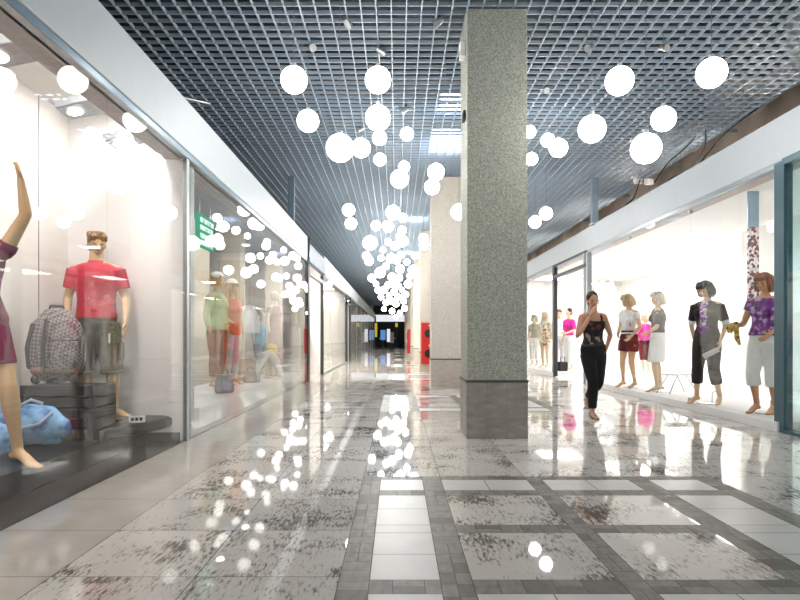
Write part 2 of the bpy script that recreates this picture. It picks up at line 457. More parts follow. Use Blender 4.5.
# ------------------------------------------------------------------ ceiling
CZ = 4.50; CELL = .16; CX0, CX1 = -6.3, 5.42; CY0, CY1 = .8, 64
g = MB(); bw, bh = .006, .042
x = CX0
while x <= CX1 + .001:
    g.box(x - bw, x + bw, CY0, CY1, CZ, CZ + bh); x += CELL
y = CY0
while y <= CY1:
    g.box(CX0, CX1, y - bw, y + bw, CZ + .001, CZ + bh - .001); y += CELL
struct('ceiling', g, 'grid')
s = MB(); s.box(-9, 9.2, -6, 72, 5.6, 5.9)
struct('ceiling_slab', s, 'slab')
d = MB()
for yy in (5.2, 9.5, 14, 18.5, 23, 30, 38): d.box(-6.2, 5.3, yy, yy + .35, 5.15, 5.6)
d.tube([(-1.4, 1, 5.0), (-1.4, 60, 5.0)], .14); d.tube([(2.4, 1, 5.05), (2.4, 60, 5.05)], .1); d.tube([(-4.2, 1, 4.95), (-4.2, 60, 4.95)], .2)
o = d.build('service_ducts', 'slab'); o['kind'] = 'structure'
# lamps above the grid
for i, (px, py, wx, wy, lab) in enumerate(((453, 98, .36, .30, 'bright small lamp panel shining through ceiling grid left of the front pillar top'),
                                       (449, 137, .62, .9, 'longer lamp panel glowing above the grid behind the front pillar'),
                                       (417, 215, .35, .7, 'lamp panel glowing above the grid left of the second pillar'),
                                       (411, 250, .4, .9, 'far lamp panel glowing above the grid over the globe cluster'))):
    z = 4.62; Y = (z - H) * F / (VY - py); X = (px - VX) / F * Y
    t = thing('ceiling_lamp', lab, 'ceiling lamp', (X, Y, z), 0, 'lamp panels above the grid')
    MB().box(-wx / 2, wx / 2, -wy / 2, wy / 2, -.004, 0).build('diffuser', 'tube', t)
    MB().box(-wx / 2 - .03, wx / 2 + .03, -wy / 2 - .03, wy / 2 + .03, .001, .06).build('housing', 'metal', t)
    for sx in (-1, 1): MB().tube([(sx * wx / 3, 0, .06), (sx * wx / 3, 0, .97)], .008).build('hanger', 'metal', t)
# unseen lamps added over the right shops to brighten the raw concrete
for i, yy in enumerate((5.2, 9.3, 14.2, 19, 25, 31)):
    t = thing('fill_lamp', 'added unseen tube lamp brightening the raw concrete over the right shops', 'ceiling lamp', (5.65, yy, 3.92), 0, 'added fill lamps over the right shops')
    MB().tube([(-.5, 0, 0), (.5, 0, 0)], .025, seg=10).build('tube', 'fill_tube', t, smooth=True)
    MB().box(-.55, .55, -.06, .06, .03, .08).build('housing', 'white', t)
    MB().box(-.5, .5, -.03, .03, -.40, -.36).box(-.03, .03, -.03, .03, -.36, .03).build('stand', 'metal', t)
# spot fittings hanging in the grid
spots = [(311, 47), (379, 49), (591, 47), (662, 47), (346, 20), (406, 109), (362, 128), (545, 90), (440, 20)]
for i, (px, py) in enumerate(spots):
    Y = (CZ - .03 - H) * F / (VY - py); X = (px - VX) / F * Y
    labs = ['small grey unlit spotlight in the grid above the leftmost high globe', 'small grey spotlight in the grid above the globe near centre',
            'small grey spotlight in the grid just right of the front pillar', 'small grey spotlight in the grid above the two right globes',
            'small grey spotlight near the top edge of the ceiling, left half', 'small grey spotlight left of the bright tube in the grid',
            'small grey spotlight in the grid beside the touching globes', 'small grey spotlight in the grid right of the pillar shaft', 'small grey spotlight near the pillar top']
    t = thing('spotlight', labs[i], 'spotlight', (X, Y, CZ - .01), random.uniform(0, 6), 'unlit spotlights in the ceiling grid')
    MB().tube([(0, 0, .05), (0, 0, -.03)], .012).build('stem', 'darkmetal', t)
    MB().tube([(-.03, 0, -.015), (.07, 0, -.06)], [.03, .045], round_=False).build('lamp_head', 'metal', t, smooth=False)

# exposed raw structure over the right shops
w = MB(); w.box(6.4, 6.7, -2, 66, 3.4, 5.6); struct('wall_upper_right', w, 'concrete')
bm_ = MB()
for yy in (6.0, 8.2, 10.4, 12.6, 15, 18, 22, 27, 33): bm_.box(5.5, 6.4, yy, yy + .28, 5.05, 5.58)
o = bm_.build('concrete_beams', 'concrete'); o['kind'] = 'structure'
bm_ = MB()
for yy in (7.0, 9.2, 11.3, 13.5, 16.5, 20): bm_.tube([(5.5, yy, 4.95), (6.4, yy, 4.95)], .03)
bm_.tube([(5.9, 3, 4.85), (5.9, 60, 4.85)], .06); bm_.tube([(6.2, 3, 4.6), (6.2, 60, 4.6)], .035)
o = bm_.build('service_pipes', 'bluegrey'); o['kind'] = 'structure'
w = MB(); w.box(-6.3, -6.0, -2, 66, 3.4, 5.6); struct('wall_upper_left', w, 'slab')

# cables drooping at the ceiling edge on the right
def cable(pts, label, r=.012):
    P = [Vector(p) for p in pts]; P = [P[0] * 2 - P[1]] + P + [P[-1] * 2 - P[-2]]; out = []
    for i in range(1, len(P) - 2):
        for k in range(8):
            t = k / 8; a, b, c, d = P[i - 1:i + 3]
            out.append(.5 * ((2 * b) + (c - a) * t + (2 * a - 5 * b + 4 * c - d) * t * t + (3 * b - a - 3 * c + d) * t ** 3))
    out.append(P[-2])
    o = MB().tube(out, r, seg=8).build('cable', 'blackmatt', smooth=True)
    tag(o, label, 'cable', 'loose cables over the right shopfront'); return o
cable([at(703, 128, 10.4), at(685, 148, 10.2), at(668, 163, 10.4), at(655, 182, 10.6)], 'black cable running left from the white box at the ceiling edge')
cable([at(706, 128, 10.0), at(704, 150, 9.8), at(690, 168, 9.7), at(672, 178, 9.6), at(664, 184, 9.6)], 'black cable looping down from the white box to the fascia')
cable([at(758, 108, 9.0), at(735, 125, 8.9), at(712, 148, 9.0), at(700, 164, 9.1)], 'black cable hanging from the ceiling edge nearest the right frame')
cable([at(640, 180, 13), at(634, 197, 12.8), at(625, 206, 12.9), at(618, 214, 13)], 'black cable under the white box beside the right hanger post')
for px, py, Y, lab in ((700, 128, 10.5, 'white junction box at the ceiling edge, larger and further right'), (638, 181, 13.1, 'white junction box at the ceiling edge above the walking woman'),
                       (649, 182, 12.9, 'small white junction box beside another over the fascia')):
    p = at(px, py, Y)
    t = thing('junction_box', lab, 'junction box', p, .4)
    MB().box(-.09, .09, -.05, .05, -.06, .06).build('box', 'white', t, bevel=.01)
    MB().tube([(-.05, 0, .05), (-.05, 0, 4.52 - p.z if p.z < 4.45 else .1)], .008).build('hanger', 'metal', t)

# ------------------------------------------------------------------ pillars
def pillar(i, y):
    labs = ['nearest square pillar in grey green pebble render with stone plinth', 'cream looking square pillar standing just behind the front pillar',
            'third pillar in the row, carrying the red fire cabinet', 'fourth pillar, a thin edge between the third and fifth',
            'fifth pillar, with a red cabinet on its left side', 'sixth pillar far down the hall', 'seventh pillar far down the hall',
            'eighth pillar near the end of the hall', 'last pillar before the dark end shop']
    t = thing('pillar', labs[i], 'pillar', (1.0435, y + .32, 0), 0, 'row of square pillars down the hall')
    t['kind'] = 'thing'
    w_ = .3125
    MB().box(-w_, w_, -w_, w_, .6, CZ - .02).build('shaft', 'pebble' if i == 0 else 'pebble_cream', t, bevel=.006)
    MB().box(-w_ - .012, w_ + .012, -w_ - .012, w_ + .012, .585, .612).build('ledge', 'ledge', t)
    pl = MB(); a = .32
    for k in range(3):      # stone slabs on each side with thin joints
        u0 = -a + 2 * a * k / 3 + .001; u1 = -a + 2 * a * (k + 1) / 3 - .001
        pl.box(u0, u1, -a, -a + .03, 0, .59); pl.box(u0, u1, a - .03, a, 0, .59)
        if k == 1:
            pl.box(-a, -a + .03, u0, u1, 0, .59); pl.box(a - .03, a, u0, u1, 0, .59)
        else:
            lo, hi = (u0 + .03, u1) if k == 0 else (u0, u1 - .03)
            pl.box(-a, -a + .03, lo, hi, 0, .59); pl.box(a - .03, a, lo, hi, 0, .59)
    pl.build('plinth', 'plinth' if i == 0 else 'plinth_cream', t)
    return t
p0 = None
for i in range(9):
    t = pillar(i, 6.24 + 6.5 * i)
for z, hgt, d_, lab in ((4.12, .17, .06, 'white sensor box high on the left side of the front pillar'), (3.42, .1, .03, 'small dark bracket on the left side of the front pillar')):
    t = thing('sensor_box', lab, 'sensor', (.729, 6.42, z))
    MB().box(-d_, 0, -.07, .07, -hgt / 2, hgt / 2).build('housing', 'white' if d_ > .04 else 'darkmetal', t, bevel=.012)
    MB().box(-d_ - .006, -d_, -.03, .03, -hgt * .3, -hgt * .1).build('grille', 'metal', t)

def fire_cabinet(loc, rz, wdt, hgt, label):
    t = thing('fire_cabinet', label, 'fire cabinet', loc, rz)
    MB().box(-wdt / 2, wdt / 2, -.16, 0, 0, hgt).build('body', 'red', t, bevel=.008)
    for z0 in (.04, hgt / 2 + .02):
        dr = MB().box(-wdt / 2 + .02, wdt / 2 - .02, -.175, -.16, z0, z0 + hgt / 2 - .06).build('door', 'red', t, bevel=.004)
        MB().tube([(.02, -.18, z0 + hgt / 4 - .03), (.02, -.195, z0 + hgt / 4 - .03)], .13, seg=24, round_=False).build('window_disc', 'black', dr)
        MB().box(.02, .1, -.2, -.175, z0 + hgt / 2 - .13, z0 + hgt / 2 - .08).build('notice', 'white', dr)
fire_cabinet((.985, 19.235, .22), 0, .43, 1.31, 'red fire cabinet with two round black panels on the third pillar')
fire_cabinet((.715, 32.55, .22), R(-90), .43, 1.31, 'distant red fire cabinet seen edge-on beside a far pillar')

# ------------------------------------------------------------------ globe lamps
near = [  # px, py, radius in px, label
 (294, 80, 14, 'globe lamp highest and leftmost of those hanging in the hall'),
 (378, 80, 13.6, 'high globe lamp directly above the pair near the hall centre'),
 (378, 118, 13.2, 'globe lamp right under the high central one'),
 (308, 121, 11.5, 'globe lamp hanging below the leftmost high one'),
 (340, 148, 14.6, 'big globe lamp with a smaller globe touching its right side'),
 (361, 148, 10, 'smaller globe lamp overlapping the right side of a big globe'),
 (379.5, 138, 7.6, 'small globe lamp peeping out beneath a larger central globe'),
 (407, 134, 7, 'small globe lamp left of the glowing ceiling tube'),
 (380, 159.5, 6.6, 'small globe lamp alone below the central stack of globes'),
 (399.5, 179, 9.6, 'globe lamp with a small globe rising behind its top'),
 (404, 167, 6, 'small globe lamp just above a larger one near centre'),
 (436, 172, 8.8, 'upper of two globe lamps stacked against the second pillar'),
 (432, 187, 8, 'lower of two globe lamps stacked against the second pillar'),
 (459, 212, 8.5, 'globe lamp half hidden by the left edge of the front pillar'),
 (619.5, 81, 14.6, 'globe lamp high on the right, left of the rightmost one'),
 (711.5, 73, 15.3, 'rightmost and highest globe lamp on the right side'),
 (592, 129, 14.2, 'globe lamp between the front pillar and the low right globe'),
 (663.5, 119, 12.6, 'globe lamp just above and right of the lowest right globe'),
 (646, 148.5, 15.6, 'lowest large globe lamp on the right, its cord visible'),
 (529.5, 132, 6.6, 'small globe lamp touching the right edge of the front pillar, upper one'),
 (548, 140.5, 7.2, 'small globe lamp overlapped by a larger one right of the pillar'),
 (558.5, 148, 9.6, 'middle-sized globe lamp in the pair right of the front pillar'),
 (531.5, 159, 6.6, 'small globe lamp touching the right edge of the front pillar, lower one'),
 (546, 213.5, 6.8, 'upper of two low distant globe lamps right of the front pillar'),
 (535, 222, 6.4, 'lower of two low distant globe lamps right of the front pillar'),
 (348.7, 210, 6.6, 'upper of two stacked globe lamps above the left fascia'),
 (351, 223.6, 6.2, 'lower of two stacked globe lamps above the left fascia'),
 (393, 212.7, 7.6, 'globe lamp at the top of the dense far cluster'),
 (376, 225.7, 5.2, 'small globe lamp left of the dense far cluster top'),
 (370, 243, 7.6, 'larger globe lamp at the left side of the dense far cluster'),
]
far = [(402.8, 217.8, 4.6), (388, 226.4, 6), (402.3, 230.4, 4.3), (402.5, 241, 5.9), (423.5, 238.5, 5), (424, 245, 5), (366.6, 255.8, 4.4), (369, 261, 4.6),
       (381, 258, 3.3), (391, 258, 5), (396.5, 260, 4.2), (401, 255, 3.8), (413, 270, 5), (380, 272.6, 5.5), (371.8, 278, 4.1), (400, 269, 4.6), (392, 277, 4.2),
       (399, 278, 3.8), (408, 284, 4.1), (384, 290, 3.8), (378, 290, 3.3), (398, 286, 3.5), (394, 292, 3.6), (391.5, 301, 3.4), (405.5, 294.5, 3.4), (403.5, 301, 3.2),
       (386, 302.5, 3.2), (404.5, 308.5, 3.1), (392, 311, 3), (381, 297, 3.0), (398, 297, 3.4), (396, 304, 3.2), (388, 285, 3.4), (386, 266, 3.6), (407, 262, 3.2), (395, 246, 4.2),
       (388, 242, 3.6), (410, 276, 3.2), (400, 313, 2.8), (389, 296, 2.9), (384, 309, 2.7), (396, 317, 2.6), (402, 290, 2.8), (376, 284, 2.9), (393, 284, 3.3), (415, 256, 3.4), (399, 236, 3.2), (383, 250, 3.0)]
placed = []
def globe(px, py, r, label, group):
    r *= .94; D = .265; Y = D * F / (2 * r)
    z = H + (VY - py) / F * Y
    if z > 4.12:
        Y = (4.02 - H) * F / (VY - py); D = 2 * r * Y / F
    Y = min(Y, 55)
    D0, Y0 = D, Y
    while any((at(px, py, Y) - q).xy.length < max(D, d) / 2 + .02 or (at(px, py, Y) - q).length < (D + d) / 2 + .01 for q, d in placed): Y *= 1.015; D = D0 * Y / Y0
    p = at(px, py, Y); placed.append((p, D))
    t = thing('globe_lamp', label, 'pendant lamp', p, 0, group)
    MB().ball((0, 0, 0), D / 2, 28, 18).build('globe', 'globe', t, smooth=True)
    MB().tube([(0, 0, D / 2 - .005), (0, 0, D / 2 + .035)], .025, seg=10, round_=False).build('cap', 'metal', t)
    MB().tube([(0, 0, D / 2 + .03), (0, 0, CZ - p.z + .02)], .003, seg=6, round_=False).build('cord', 'cord', t)
for px, py, r, lab in near: globe(px, py, r, 'white lit ' + lab, 'globe pendant lamps')
for px, py, r in far: globe(px, py, r, 'small white lit globe lamp in the dense cluster far down the hall', 'far cluster of globe lamps')

# ------------------------------------------------------------------ shopfront, left side
def fascia(name, xf, y0, y1, zb, zt, sgn, depth=.12):
    """sgn +1: the panel faces +x"""
    t = sroot(name)
    MB().box(min(xf, xf - sgn * depth), max(xf, xf - sgn * depth), y0, y1, zb, zt).build('panel', 'fascia', t, bevel=.01)
    a = xf - sgn * .015
    MB().box(min(a, a - sgn * .06), max(a, a - sgn * .06), y0, y1, zb - .055, zb).build('reveal', 'reveal', t)
    MB().box(min(a - sgn * .06, a - sgn * .25), max(a - sgn * .06, a - sgn * .25), y0, y1, zb - .06, zb - .03).build('soffit', 'soffit', t)
    # unseen slab added over the shops to block light
    b0 = xf - sgn * depth; b1 = xf - sgn * 4.0
    MB().box(min(b0, b1), max(b0, b1), y0, y1, zt - .1, zt - .02).build('light_blocker', 'slab', t)
    return t
ZB, ZT = 2.93, 3.43
fascia('trim_1', -2.10, -3, 14.1, ZB, ZT, 1)
fascia('trim_2', -2.10, 17.4, 57, ZB, ZT, 1)
fascia('trim_3', 4.26, -3, 57, 3.02, 3.52, -1)
GT = 2.88
def pane(t, xg, y0, y1, z0, z1, m='glass', th=.012, name='pane'):
    return MB().box(xg - th / 2, xg + th / 2, y0 + .003, y1 - .003, z0, z1).build(name, m, t)

t = sroot('window_1')
for a, b in ((-1.6, 1.45), (1.45, 4.45), (4.45, 6.08)): pane(t, LEFT, a, b, .0, GT)
MB().box(LEFT - .05, LEFT + .03, -1.6, 6.08, GT - .01, GT + .06).build('frame', 'metal', t)
# partition between the first two shops
MB().box(LEFT - .02, LEFT + .02, 6.08, 6.16, 0, GT).build('frame', 'metal', t)
w = MB(); w.box(-3.36, LEFT - .03, 6.11, 6.22, 0, 3.33); struct('wall_partition', w, 'white')
w = MB(); w.box(-3.5, -3.35, -1.6, 6.22, 0, 3.4); w.box(-3.36, -3.345, 2.05, 2.06, 0, 3.3); struct('wall_left', w, 'offwhite')
w = MB()
for yy in (-.2, 1.75, 3.65, 5.6): w.box(-3.3495, -3.343, yy, yy + .008, 0, 3.32)
o = w.build('wall_left_joints', 'metal'); o['kind'] = 'structure'
w = MB(); w.box(-3.36, -2.2, -1.72, -1.6, 0, 3.33); struct('wall_left_rear', w, 'white')
w = MB(); w.box(-3.36, -2.24, -1.6, 6.11, 3.32, 3.36); struct('ceiling_left_shop', w, 'offwhite')
w = MB(); w.box(-3.36, LEFT - .01, -1.6, 6.11, .001, .006); struct('floor_left_shop', w, 'shopfloor')
w = MB(); w.box(-3.34, LEFT - .06, 6.095, 6.11, .006, .09); struct('baseboard_partition', w, 'darkmetal')
# window platform
pt = thing('display_platform', 'long low black brown display platform along the left shop window', 'platform', (0, 0, 0))
MB().box(-3.34, -2.5, -1.0, 5.6, .006, .175).build('base', 'platform', pt, bevel=.012)
pl2 = thing('display_slab', 'dark rounded slab the red shirted mannequin stands on', 'platform', (0, 0, 0))
MB().prism([(-3.33, 5.64), (-2.62, 5.64), (-2.52, 5.0), (-2.44, 5.0), (-2.2, 5.72), (-2.2, 5.9), (-2.3, 6.02), (-3.33, 6.02)], .178, .28).build('top', 'platform', pl2, bevel=.04)
MB().box(-3.2, -2.5, 5.66, 5.98, .006, .18).build('base', 'blackmatt', pl2)

# track with floodlights inside the first shop
trk = thing('light_track', 'thin dark lighting track under the ceiling of the nearest left shop', 'light track', (0, 0, 0))
MB().box(-2.53, -2.49, -1.2, 6.05, 3.14, 3.18).build('rail', 'darkmetal', trk)
hg = MB()
for yy in (0, 2, 4, 5.9): hg.box(-2.515, -2.505, yy - .01, yy + .01, 3.18, 3.32)
hg.build('hanger', 'darkmetal', trk)
for i, (yy, lab) in enumerate(((4.0, 'grey box floodlight on the track, the one nearest the viewer'), (4.95, 'second grey box floodlight along the left shop track'), (5.75, 'farthest grey box floodlight on the left shop track, by the partition'),
                 (2.9, 'grey box floodlight at the left picture edge on the track'))):
    t = thing('floodlight', lab, 'floodlight', (-2.51, yy, 3.14), R(4), 'floodlights on the left shop track')
    MB().box(-.03, .03, -.05, .05, -.05, .0).build('adapter', 'blackmatt', t)
    MB().tube([(0, .04, -.04), (-.03, .05, -.14)], .008).tube([(0, -.04, -.04), (-.03, -.05, -.14)], .008).build('bracket', 'metal', t)
    mt = Matrix.Translation((-.05, 0, -.17)) @ Matrix.Rotation(R(-14), 4, 'Y')
    MB().box(-.2, .1, -.14, .14, -.035, .035, mt).build('housing', 'metal', t, bevel=.01)
    MB().tube([(-.1, 0, -.034), (-.1, 0, -.042)], .055, seg=18, round_=False).build('lens', 'lens', t).matrix_local = mt

for i, yy in enumerate((.3, 2.2, 4.0, 5.4)):  # unseen panels added to whiten the near left shop walls
    t = thing('fill_panel', 'slim added fill panel under the near left shop ceiling, hidden behind the fascia', 'ceiling lamp', (-2.47, yy, 3.32), 0, 'added fill panels of the near left shop')
    MB().box(-.17, .17, -.52, .52, -.02, 0).build('frame', 'white', t)
    MB().box(-.14, .14, -.48, .48, -.026, -.021).build('diffuser', 'fill_near', t)
# second shop
LX = -6.0
t = sroot('window_2')
for a, b in ((6.22, 9.5), (9.5, 12.0), (12.0, 14.4)): pane(t, LEFT, a, b, .0, GT)
MB().box(LEFT - .05, LEFT + .03, 6.16, 14.45, GT - .01, GT + .06).build('frame', 'metal', t)
fr = MB(); fr.box(LEFT - .1, LEFT - .02, 6.3, 6.42, 0, GT); fr.build('frame', 'metal', t)
fr = MB(); fr.box(LEFT - .06, LEFT + .02, 14.4, 14.5, 0, GT); fr.build('frame', 'darkmetal', t)
w = MB(); w.box(LX - .1, LX, 6.22, 14.5, 0, 3.2); struct('wall_shop_back', w, 'offwhite')
w = MB(); w.box(LX, -3.36, 6.12, 6.24, 0, 3.2); struct('wall_shop_front', w, 'offwhite')
w = MB(); w.box(LX, LEFT - .08, 14.38, 14.5, 0, 3.2); struct('wall_shop_side', w, 'offwhite')
w = MB(); w.box(LX, LEFT - .1, 6.2, 14.5, 3.1, 3.16); struct('ceiling_second_shop', w, 'greyceil')
w = MB(); w.box(LX, LEFT - .02, 6.24, 14.38, .001, .006); struct('floor_second_shop', w, 'border')
ws = tag(MB().box(-3.35, LEFT - .12, 6.9, 14.3, .006, .25).build('window_plinth', 'white', bevel=.01), 'long low white display plinth inside the second left shop window', 'plinth')
cl = thing('shop_column', 'square beige column inside the second left shop', 'column', (-3.9, 10.6, .006)); cl['kind'] = 'thing'
MB().box(-.45, .45, -.45, .45, 0, 3.09).build('shaft', 'beige', cl, bevel=.01); MB().box(-.47, .47, -.47, .47, 0, .12).build('base', 'offwhite', cl)
cl = thing('display_board', 'tall pale grey green display panel at the far end of the second left shop', 'panel', (-3.75, 13.6, .006))
MB().box(-.3, .3, -.04, .04, 0, 2.8).build('board', 'beige', cl); MB().box(-.33, .33, -.12, .12, 0, .05).build('foot', 'metal', cl)
# ceiling lights in shop two
for i in range(4):
    for j in range(3):
        x_, y_ = -5.6 + j * 1.15, 7.4 + i * 1.9
        t = thing('downlight', 'small round downlight in the grey ceiling of the second left shop', 'downlight', (x_, y_, 3.1), 0, 'downlights of the second left shop')
        MB().tube([(0, 0, 0), (0, 0, -.02)], .1, seg=20, round_=False).build('trim', 'white', t)
        MB().tube([(0, 0, -.021), (0, 0, -.026)], .075, seg=20, round_=False).build('lens', 'downlight', t)
# green sign hanging in shop two
gs = thing('green_sign', 'lit green hanging sign with white lettering in the second left shop', 'sign', at(205, 233, 9.05), R(90))
MB().box(-.36, .36, -.03, .03, -.24, .24).build('panel', 'sign_green', gs, bevel=.01)
lt = MB()
for r_, row in enumerate((.15, .04, -.08, -.18)):
    u = -.31
    while u < .26:
        wd = random.uniform(.03, .06); lt.box(u, u + wd * .3, -.036, -.031, row - .035, row + .035); lt.box(u, u + wd, -.036, -.031, row + .02, row + .035)
        if random.random() < .6: lt.box(u + wd * .75, u + wd, -.036, -.031, row - .035, row + .035)
        u += wd + .02
lt.build('lettering', 'sign_white', gs)
MB().tube([(-.25, 0, .23), (-.25, 0, 3.1 - gs.location.z)], .008).tube([(.25, 0, .23), (.25, 0, 3.1 - gs.location.z)], .008).build('hanger', 'metal', gs)

# doorway with roller shutter box
sh = thing('shutter_box', 'grey roller shutter box over the doorway where the left fascia breaks', 'shutter box', (0, 0, 0))
MB().box(-2.19, -2.06, 14.2, 17.38, 2.86, 3.3).build('housing', 'bluegrey', sh, bevel=.02)
MB().box(-2.19, -2.055, 14.11, 14.2, 2.95, 3.42).build('end_cap', 'black', sh)
dr = sroot('door_1')
fr = MB()
for yy in (14.5, 17.3): fr.box(LEFT - .06, LEFT + .03, yy, yy + .1, 0, 2.86)
fr.box(LEFT - .06, LEFT + .03, 14.5, 17.4, 2.6, 2.7); fr.build('frame', 'darkmetal', dr)
w = MB(); w.box(LX, LEFT - .05, 17.32, 17.5, 0, 3.2); struct('wall_lobby', w, 'white')
w = MB(); w.box(LX - .1, LX, 14.5, 57, 0, 3.2); struct('wall_lobby_back', w, 'white')
w = MB(); w.box(LX, LEFT - .05, 14.5, 17.4, 3.1, 3.16); struct('ceiling_lobby', w, 'white')

# shops three and four
t = sroot('window_3')
for a, b in ((17.4, 20.1), (20.1, 22.8), (22.8, 25.6)): pane(t, LEFT, a, b, 0, GT)
MB().box(LEFT - .05, LEFT + .03, 17.4, 25.6, GT - .01, GT + .06).box(LEFT - .05, LEFT + .03, 17.4, 25.6, 0, .05).build('frame', 'metal', t)
t = sroot('door_2')
fr = MB()
for yy in (25.6, 27.3): fr.box(LEFT - .06, LEFT + .05, yy, yy + .14, 0, GT)
fr.box(LEFT - .06, LEFT + .05, 25.6, 27.44, 2.5, 2.6); fr.build('frame', 'darkmetal', t)
t = sroot('window_4')
yy = 27.44
while yy < 56:
    pane(t, LEFT, yy, yy + 4.1, 0, GT); MB().box(LEFT - .06, LEFT + .01, yy + 4.12, yy + 4.2, 0, GT).build('frame', 'metal', t); yy += 4.2
MB().box(LEFT - .05, LEFT + .03, 27.4, 57, GT - .01, GT + .06).build('frame', 'metal', t)
w = MB(); w.box(LX, LEFT - .02, 17.5, 57, 3.1, 3.16); struct('ceiling_far_left_shops', w, 'white')
w = MB(); w.box(-3.9, -3.8, 17.5, 25.5, 0, 3.1); struct('wall_shop_three', w, 'white')
w = MB()
for yy in (25.5, 36, 46.3, 56.9): w.box(LX, LEFT - .07, yy, yy + .1, 0, 3.1)
struct('wall_far_partitions', w, 'white')
w = MB(); w.box(LX, LEFT - .02, 14.5, 57, .001, .006); struct('floor_far_left_shops', w, 'border')

# ------------------------------------------------------------------ shopfront, right side
RG = 2.98
t = sroot('window_5')
for a, b in ((6.86, 8.8), (8.8, 11.1), (11.1, 13.4)): pane(t, RIGHT, a, b, .11, RG)
MB().box(RIGHT - .03, RIGHT + .05, 6.8, 13.4, RG - .01, RG + .06).build('frame', 'metal', t)
cm = MB()
for yy in (8.8, 11.1):
    for z in (.14, 1.3, 2.9): cm.box(RIGHT - .02, RIGHT + .02, yy - .03, yy + .03, z - .03, z + .03)
cm.build('clamp', 'metal', t)
cm = MB(); cm.box(RIGHT - .05, RIGHT + .05, 13.4, 13.5, 0, RG); cm.box(RIGHT - .05, RIGHT + .02, 13.62, 13.7, 0, RG); cm.build('frame', 'metal', t)
w = MB(); w.box(RIGHT - .06, 9.0, 6.7, 13.45, 0, .11); o = w.build('window_base', 'white', bevel=.008); o['kind'] = 'structure'
# teal corner post and glass nearer the viewer
t = sroot('window_6')
MB().box(RIGHT - .03, RIGHT + .07, 6.62, 6.8, 0, RG + .03).build('post', 'teal', t, bevel=.006)
pane(t, RIGHT, 3.6, 6.6, .03, RG, 'tealglass', .02)
MB().box(RIGHT - .05, RIGHT + .05, 3.5, 6.62, 0, .04).build('rail', 'teal', t)
MB().box(RIGHT - .05, RIGHT + .05, 3.4, 6.62, RG - .02, RG + .05).build('rail', 'teal', t)
# door
t = sroot('door_3')
fr = MB()
fr.box(RIGHT - .05, RIGHT + .05, 16.25, 16.42, 0, RG); fr.box(RIGHT - .05, RIGHT + .05, 13.5, 16.4, 2.66, 2.74); fr.box(RIGHT - .05, RIGHT + .05, 13.5, 16.4, RG, RG + .05)
fr.build('frame', 'darkmetal', t)
pane(t, RIGHT, 13.6, 16.3, 2.74, RG)
t = sroot('window_7')
yy = 16.42
while yy < 54:
    pane(t, RIGHT, yy, yy + 3.9, .11, RG); MB().box(RIGHT - .04, RIGHT + .04, yy + 3.9, yy + 4.0, 0, RG).build('frame', 'metal', t); yy += 4.0
MB().box(RIGHT - .05, RIGHT + .05, 16.4, 56.5, RG, RG + .06).build('frame', 'metal', t)
w = MB(); w.box(RIGHT - .06, 6.0, 16.35, 57, 0, .11); o = w.build('window_base', 'white'); o['kind'] = 'structure'
w = MB(); w.box(9.0, 9.2, 3, 57, 0, 3.5); struct('wall_right', w, 'white')
w = MB(); w.box(RIGHT + .06, 9.0, 24, 24.1, 0, 3.29); w.box(6.8, 6.9, 24.1, 57, 0, 3.29); struct('wall_right_far', w, 'white')
w = MB(); w.box(RIGHT + .06, 9.0, 3.2, 3.3, 0, 3.4); struct('wall_right_near', w, 'white')
w = MB(); w.box(RIGHT + .02, 9.0, 3, 57, 3.3, 3.36); struct('ceiling_right_shop', w, 'white')
w = MB(); w.box(RIGHT - .02, 9.0, 3.3, 24, .001, .008); struct('floor_right_shop', w, 'white')
# back panel of the window display
w = MB(); w.box(7.0, 7.06, 6.9, 12.2, .11, 3.2); struct('wall_right_display', w, 'white')
for i, (x_, y_, wx, wy) in enumerate([(4.47, 4.6 + 2.3 * k, .1, 1.0) for k in range(9)] + [(7.9, 13.5, .9, .9), (7.9, 16.5, .9, .9), (7.9, 20, .9, .9), (6.0, 22.3, .7, .7)] + [(5.45, y, .9, .9) for y in (26, 30, 34, 39, 45, 51)]):  # panels added to brighten the right shops, slim ones kept out of view
    nar = wx < .5
    t = thing('fill_panel', 'slim added fill panel close behind the right shop glass' if nar else 'square added fill panel deep in the white ceiling of the right shop', 'ceiling lamp', (x_, y_, 3.3), 0,
              'slim added fill panels of the right shop' if nar else 'added fill panels deep in the right shop')
    MB().box(-wx - .03, wx + .03, -wy - .03, wy + .03, -.02, 0).build('frame', 'white', t)
    MB().box(-wx, wx, -wy, wy, -.026, -.021).build('diffuser', 'fill_strip' if nar else 'panel', t)
for i, y_ in enumerate((15.9, 18.6, 20.6, 22.6, 24.6, 28, 30.5, 33, 37, 40, 44, 48, 52)):  # panels added so the far left shops come out bright
    t = thing('fill_panel', 'square added fill panel in the white ceiling of the far left shops', 'ceiling lamp', (-3.0, y_, 3.1), 0, 'added fill panels of the far left shops')
    MB().box(-.42, .42, -.62, .62, -.02, 0).build('frame', 'white', t)
    MB().box(-.38, .38, -.58, .58, -.026, -.021).build('diffuser', 'fill_soft', t)
for i, y_ in enumerate((7.6, 10.2, 12.8)):  # unseen panels added behind the fascia to brighten the second left shop
    t = thing('fill_panel', 'long added fill panel over the display plinth of the second left shop', 'ceiling lamp', (-2.31, y_, 3.1), 0, 'added fill panels of the second left shop')
    MB().box(-.08, .08, -1.02, 1.02, -.02, 0).build('frame', 'white', t)
    MB().box(-.06, .06, -.98, .98, -.026, -.021).build('diffuser', 'fill_near', t)
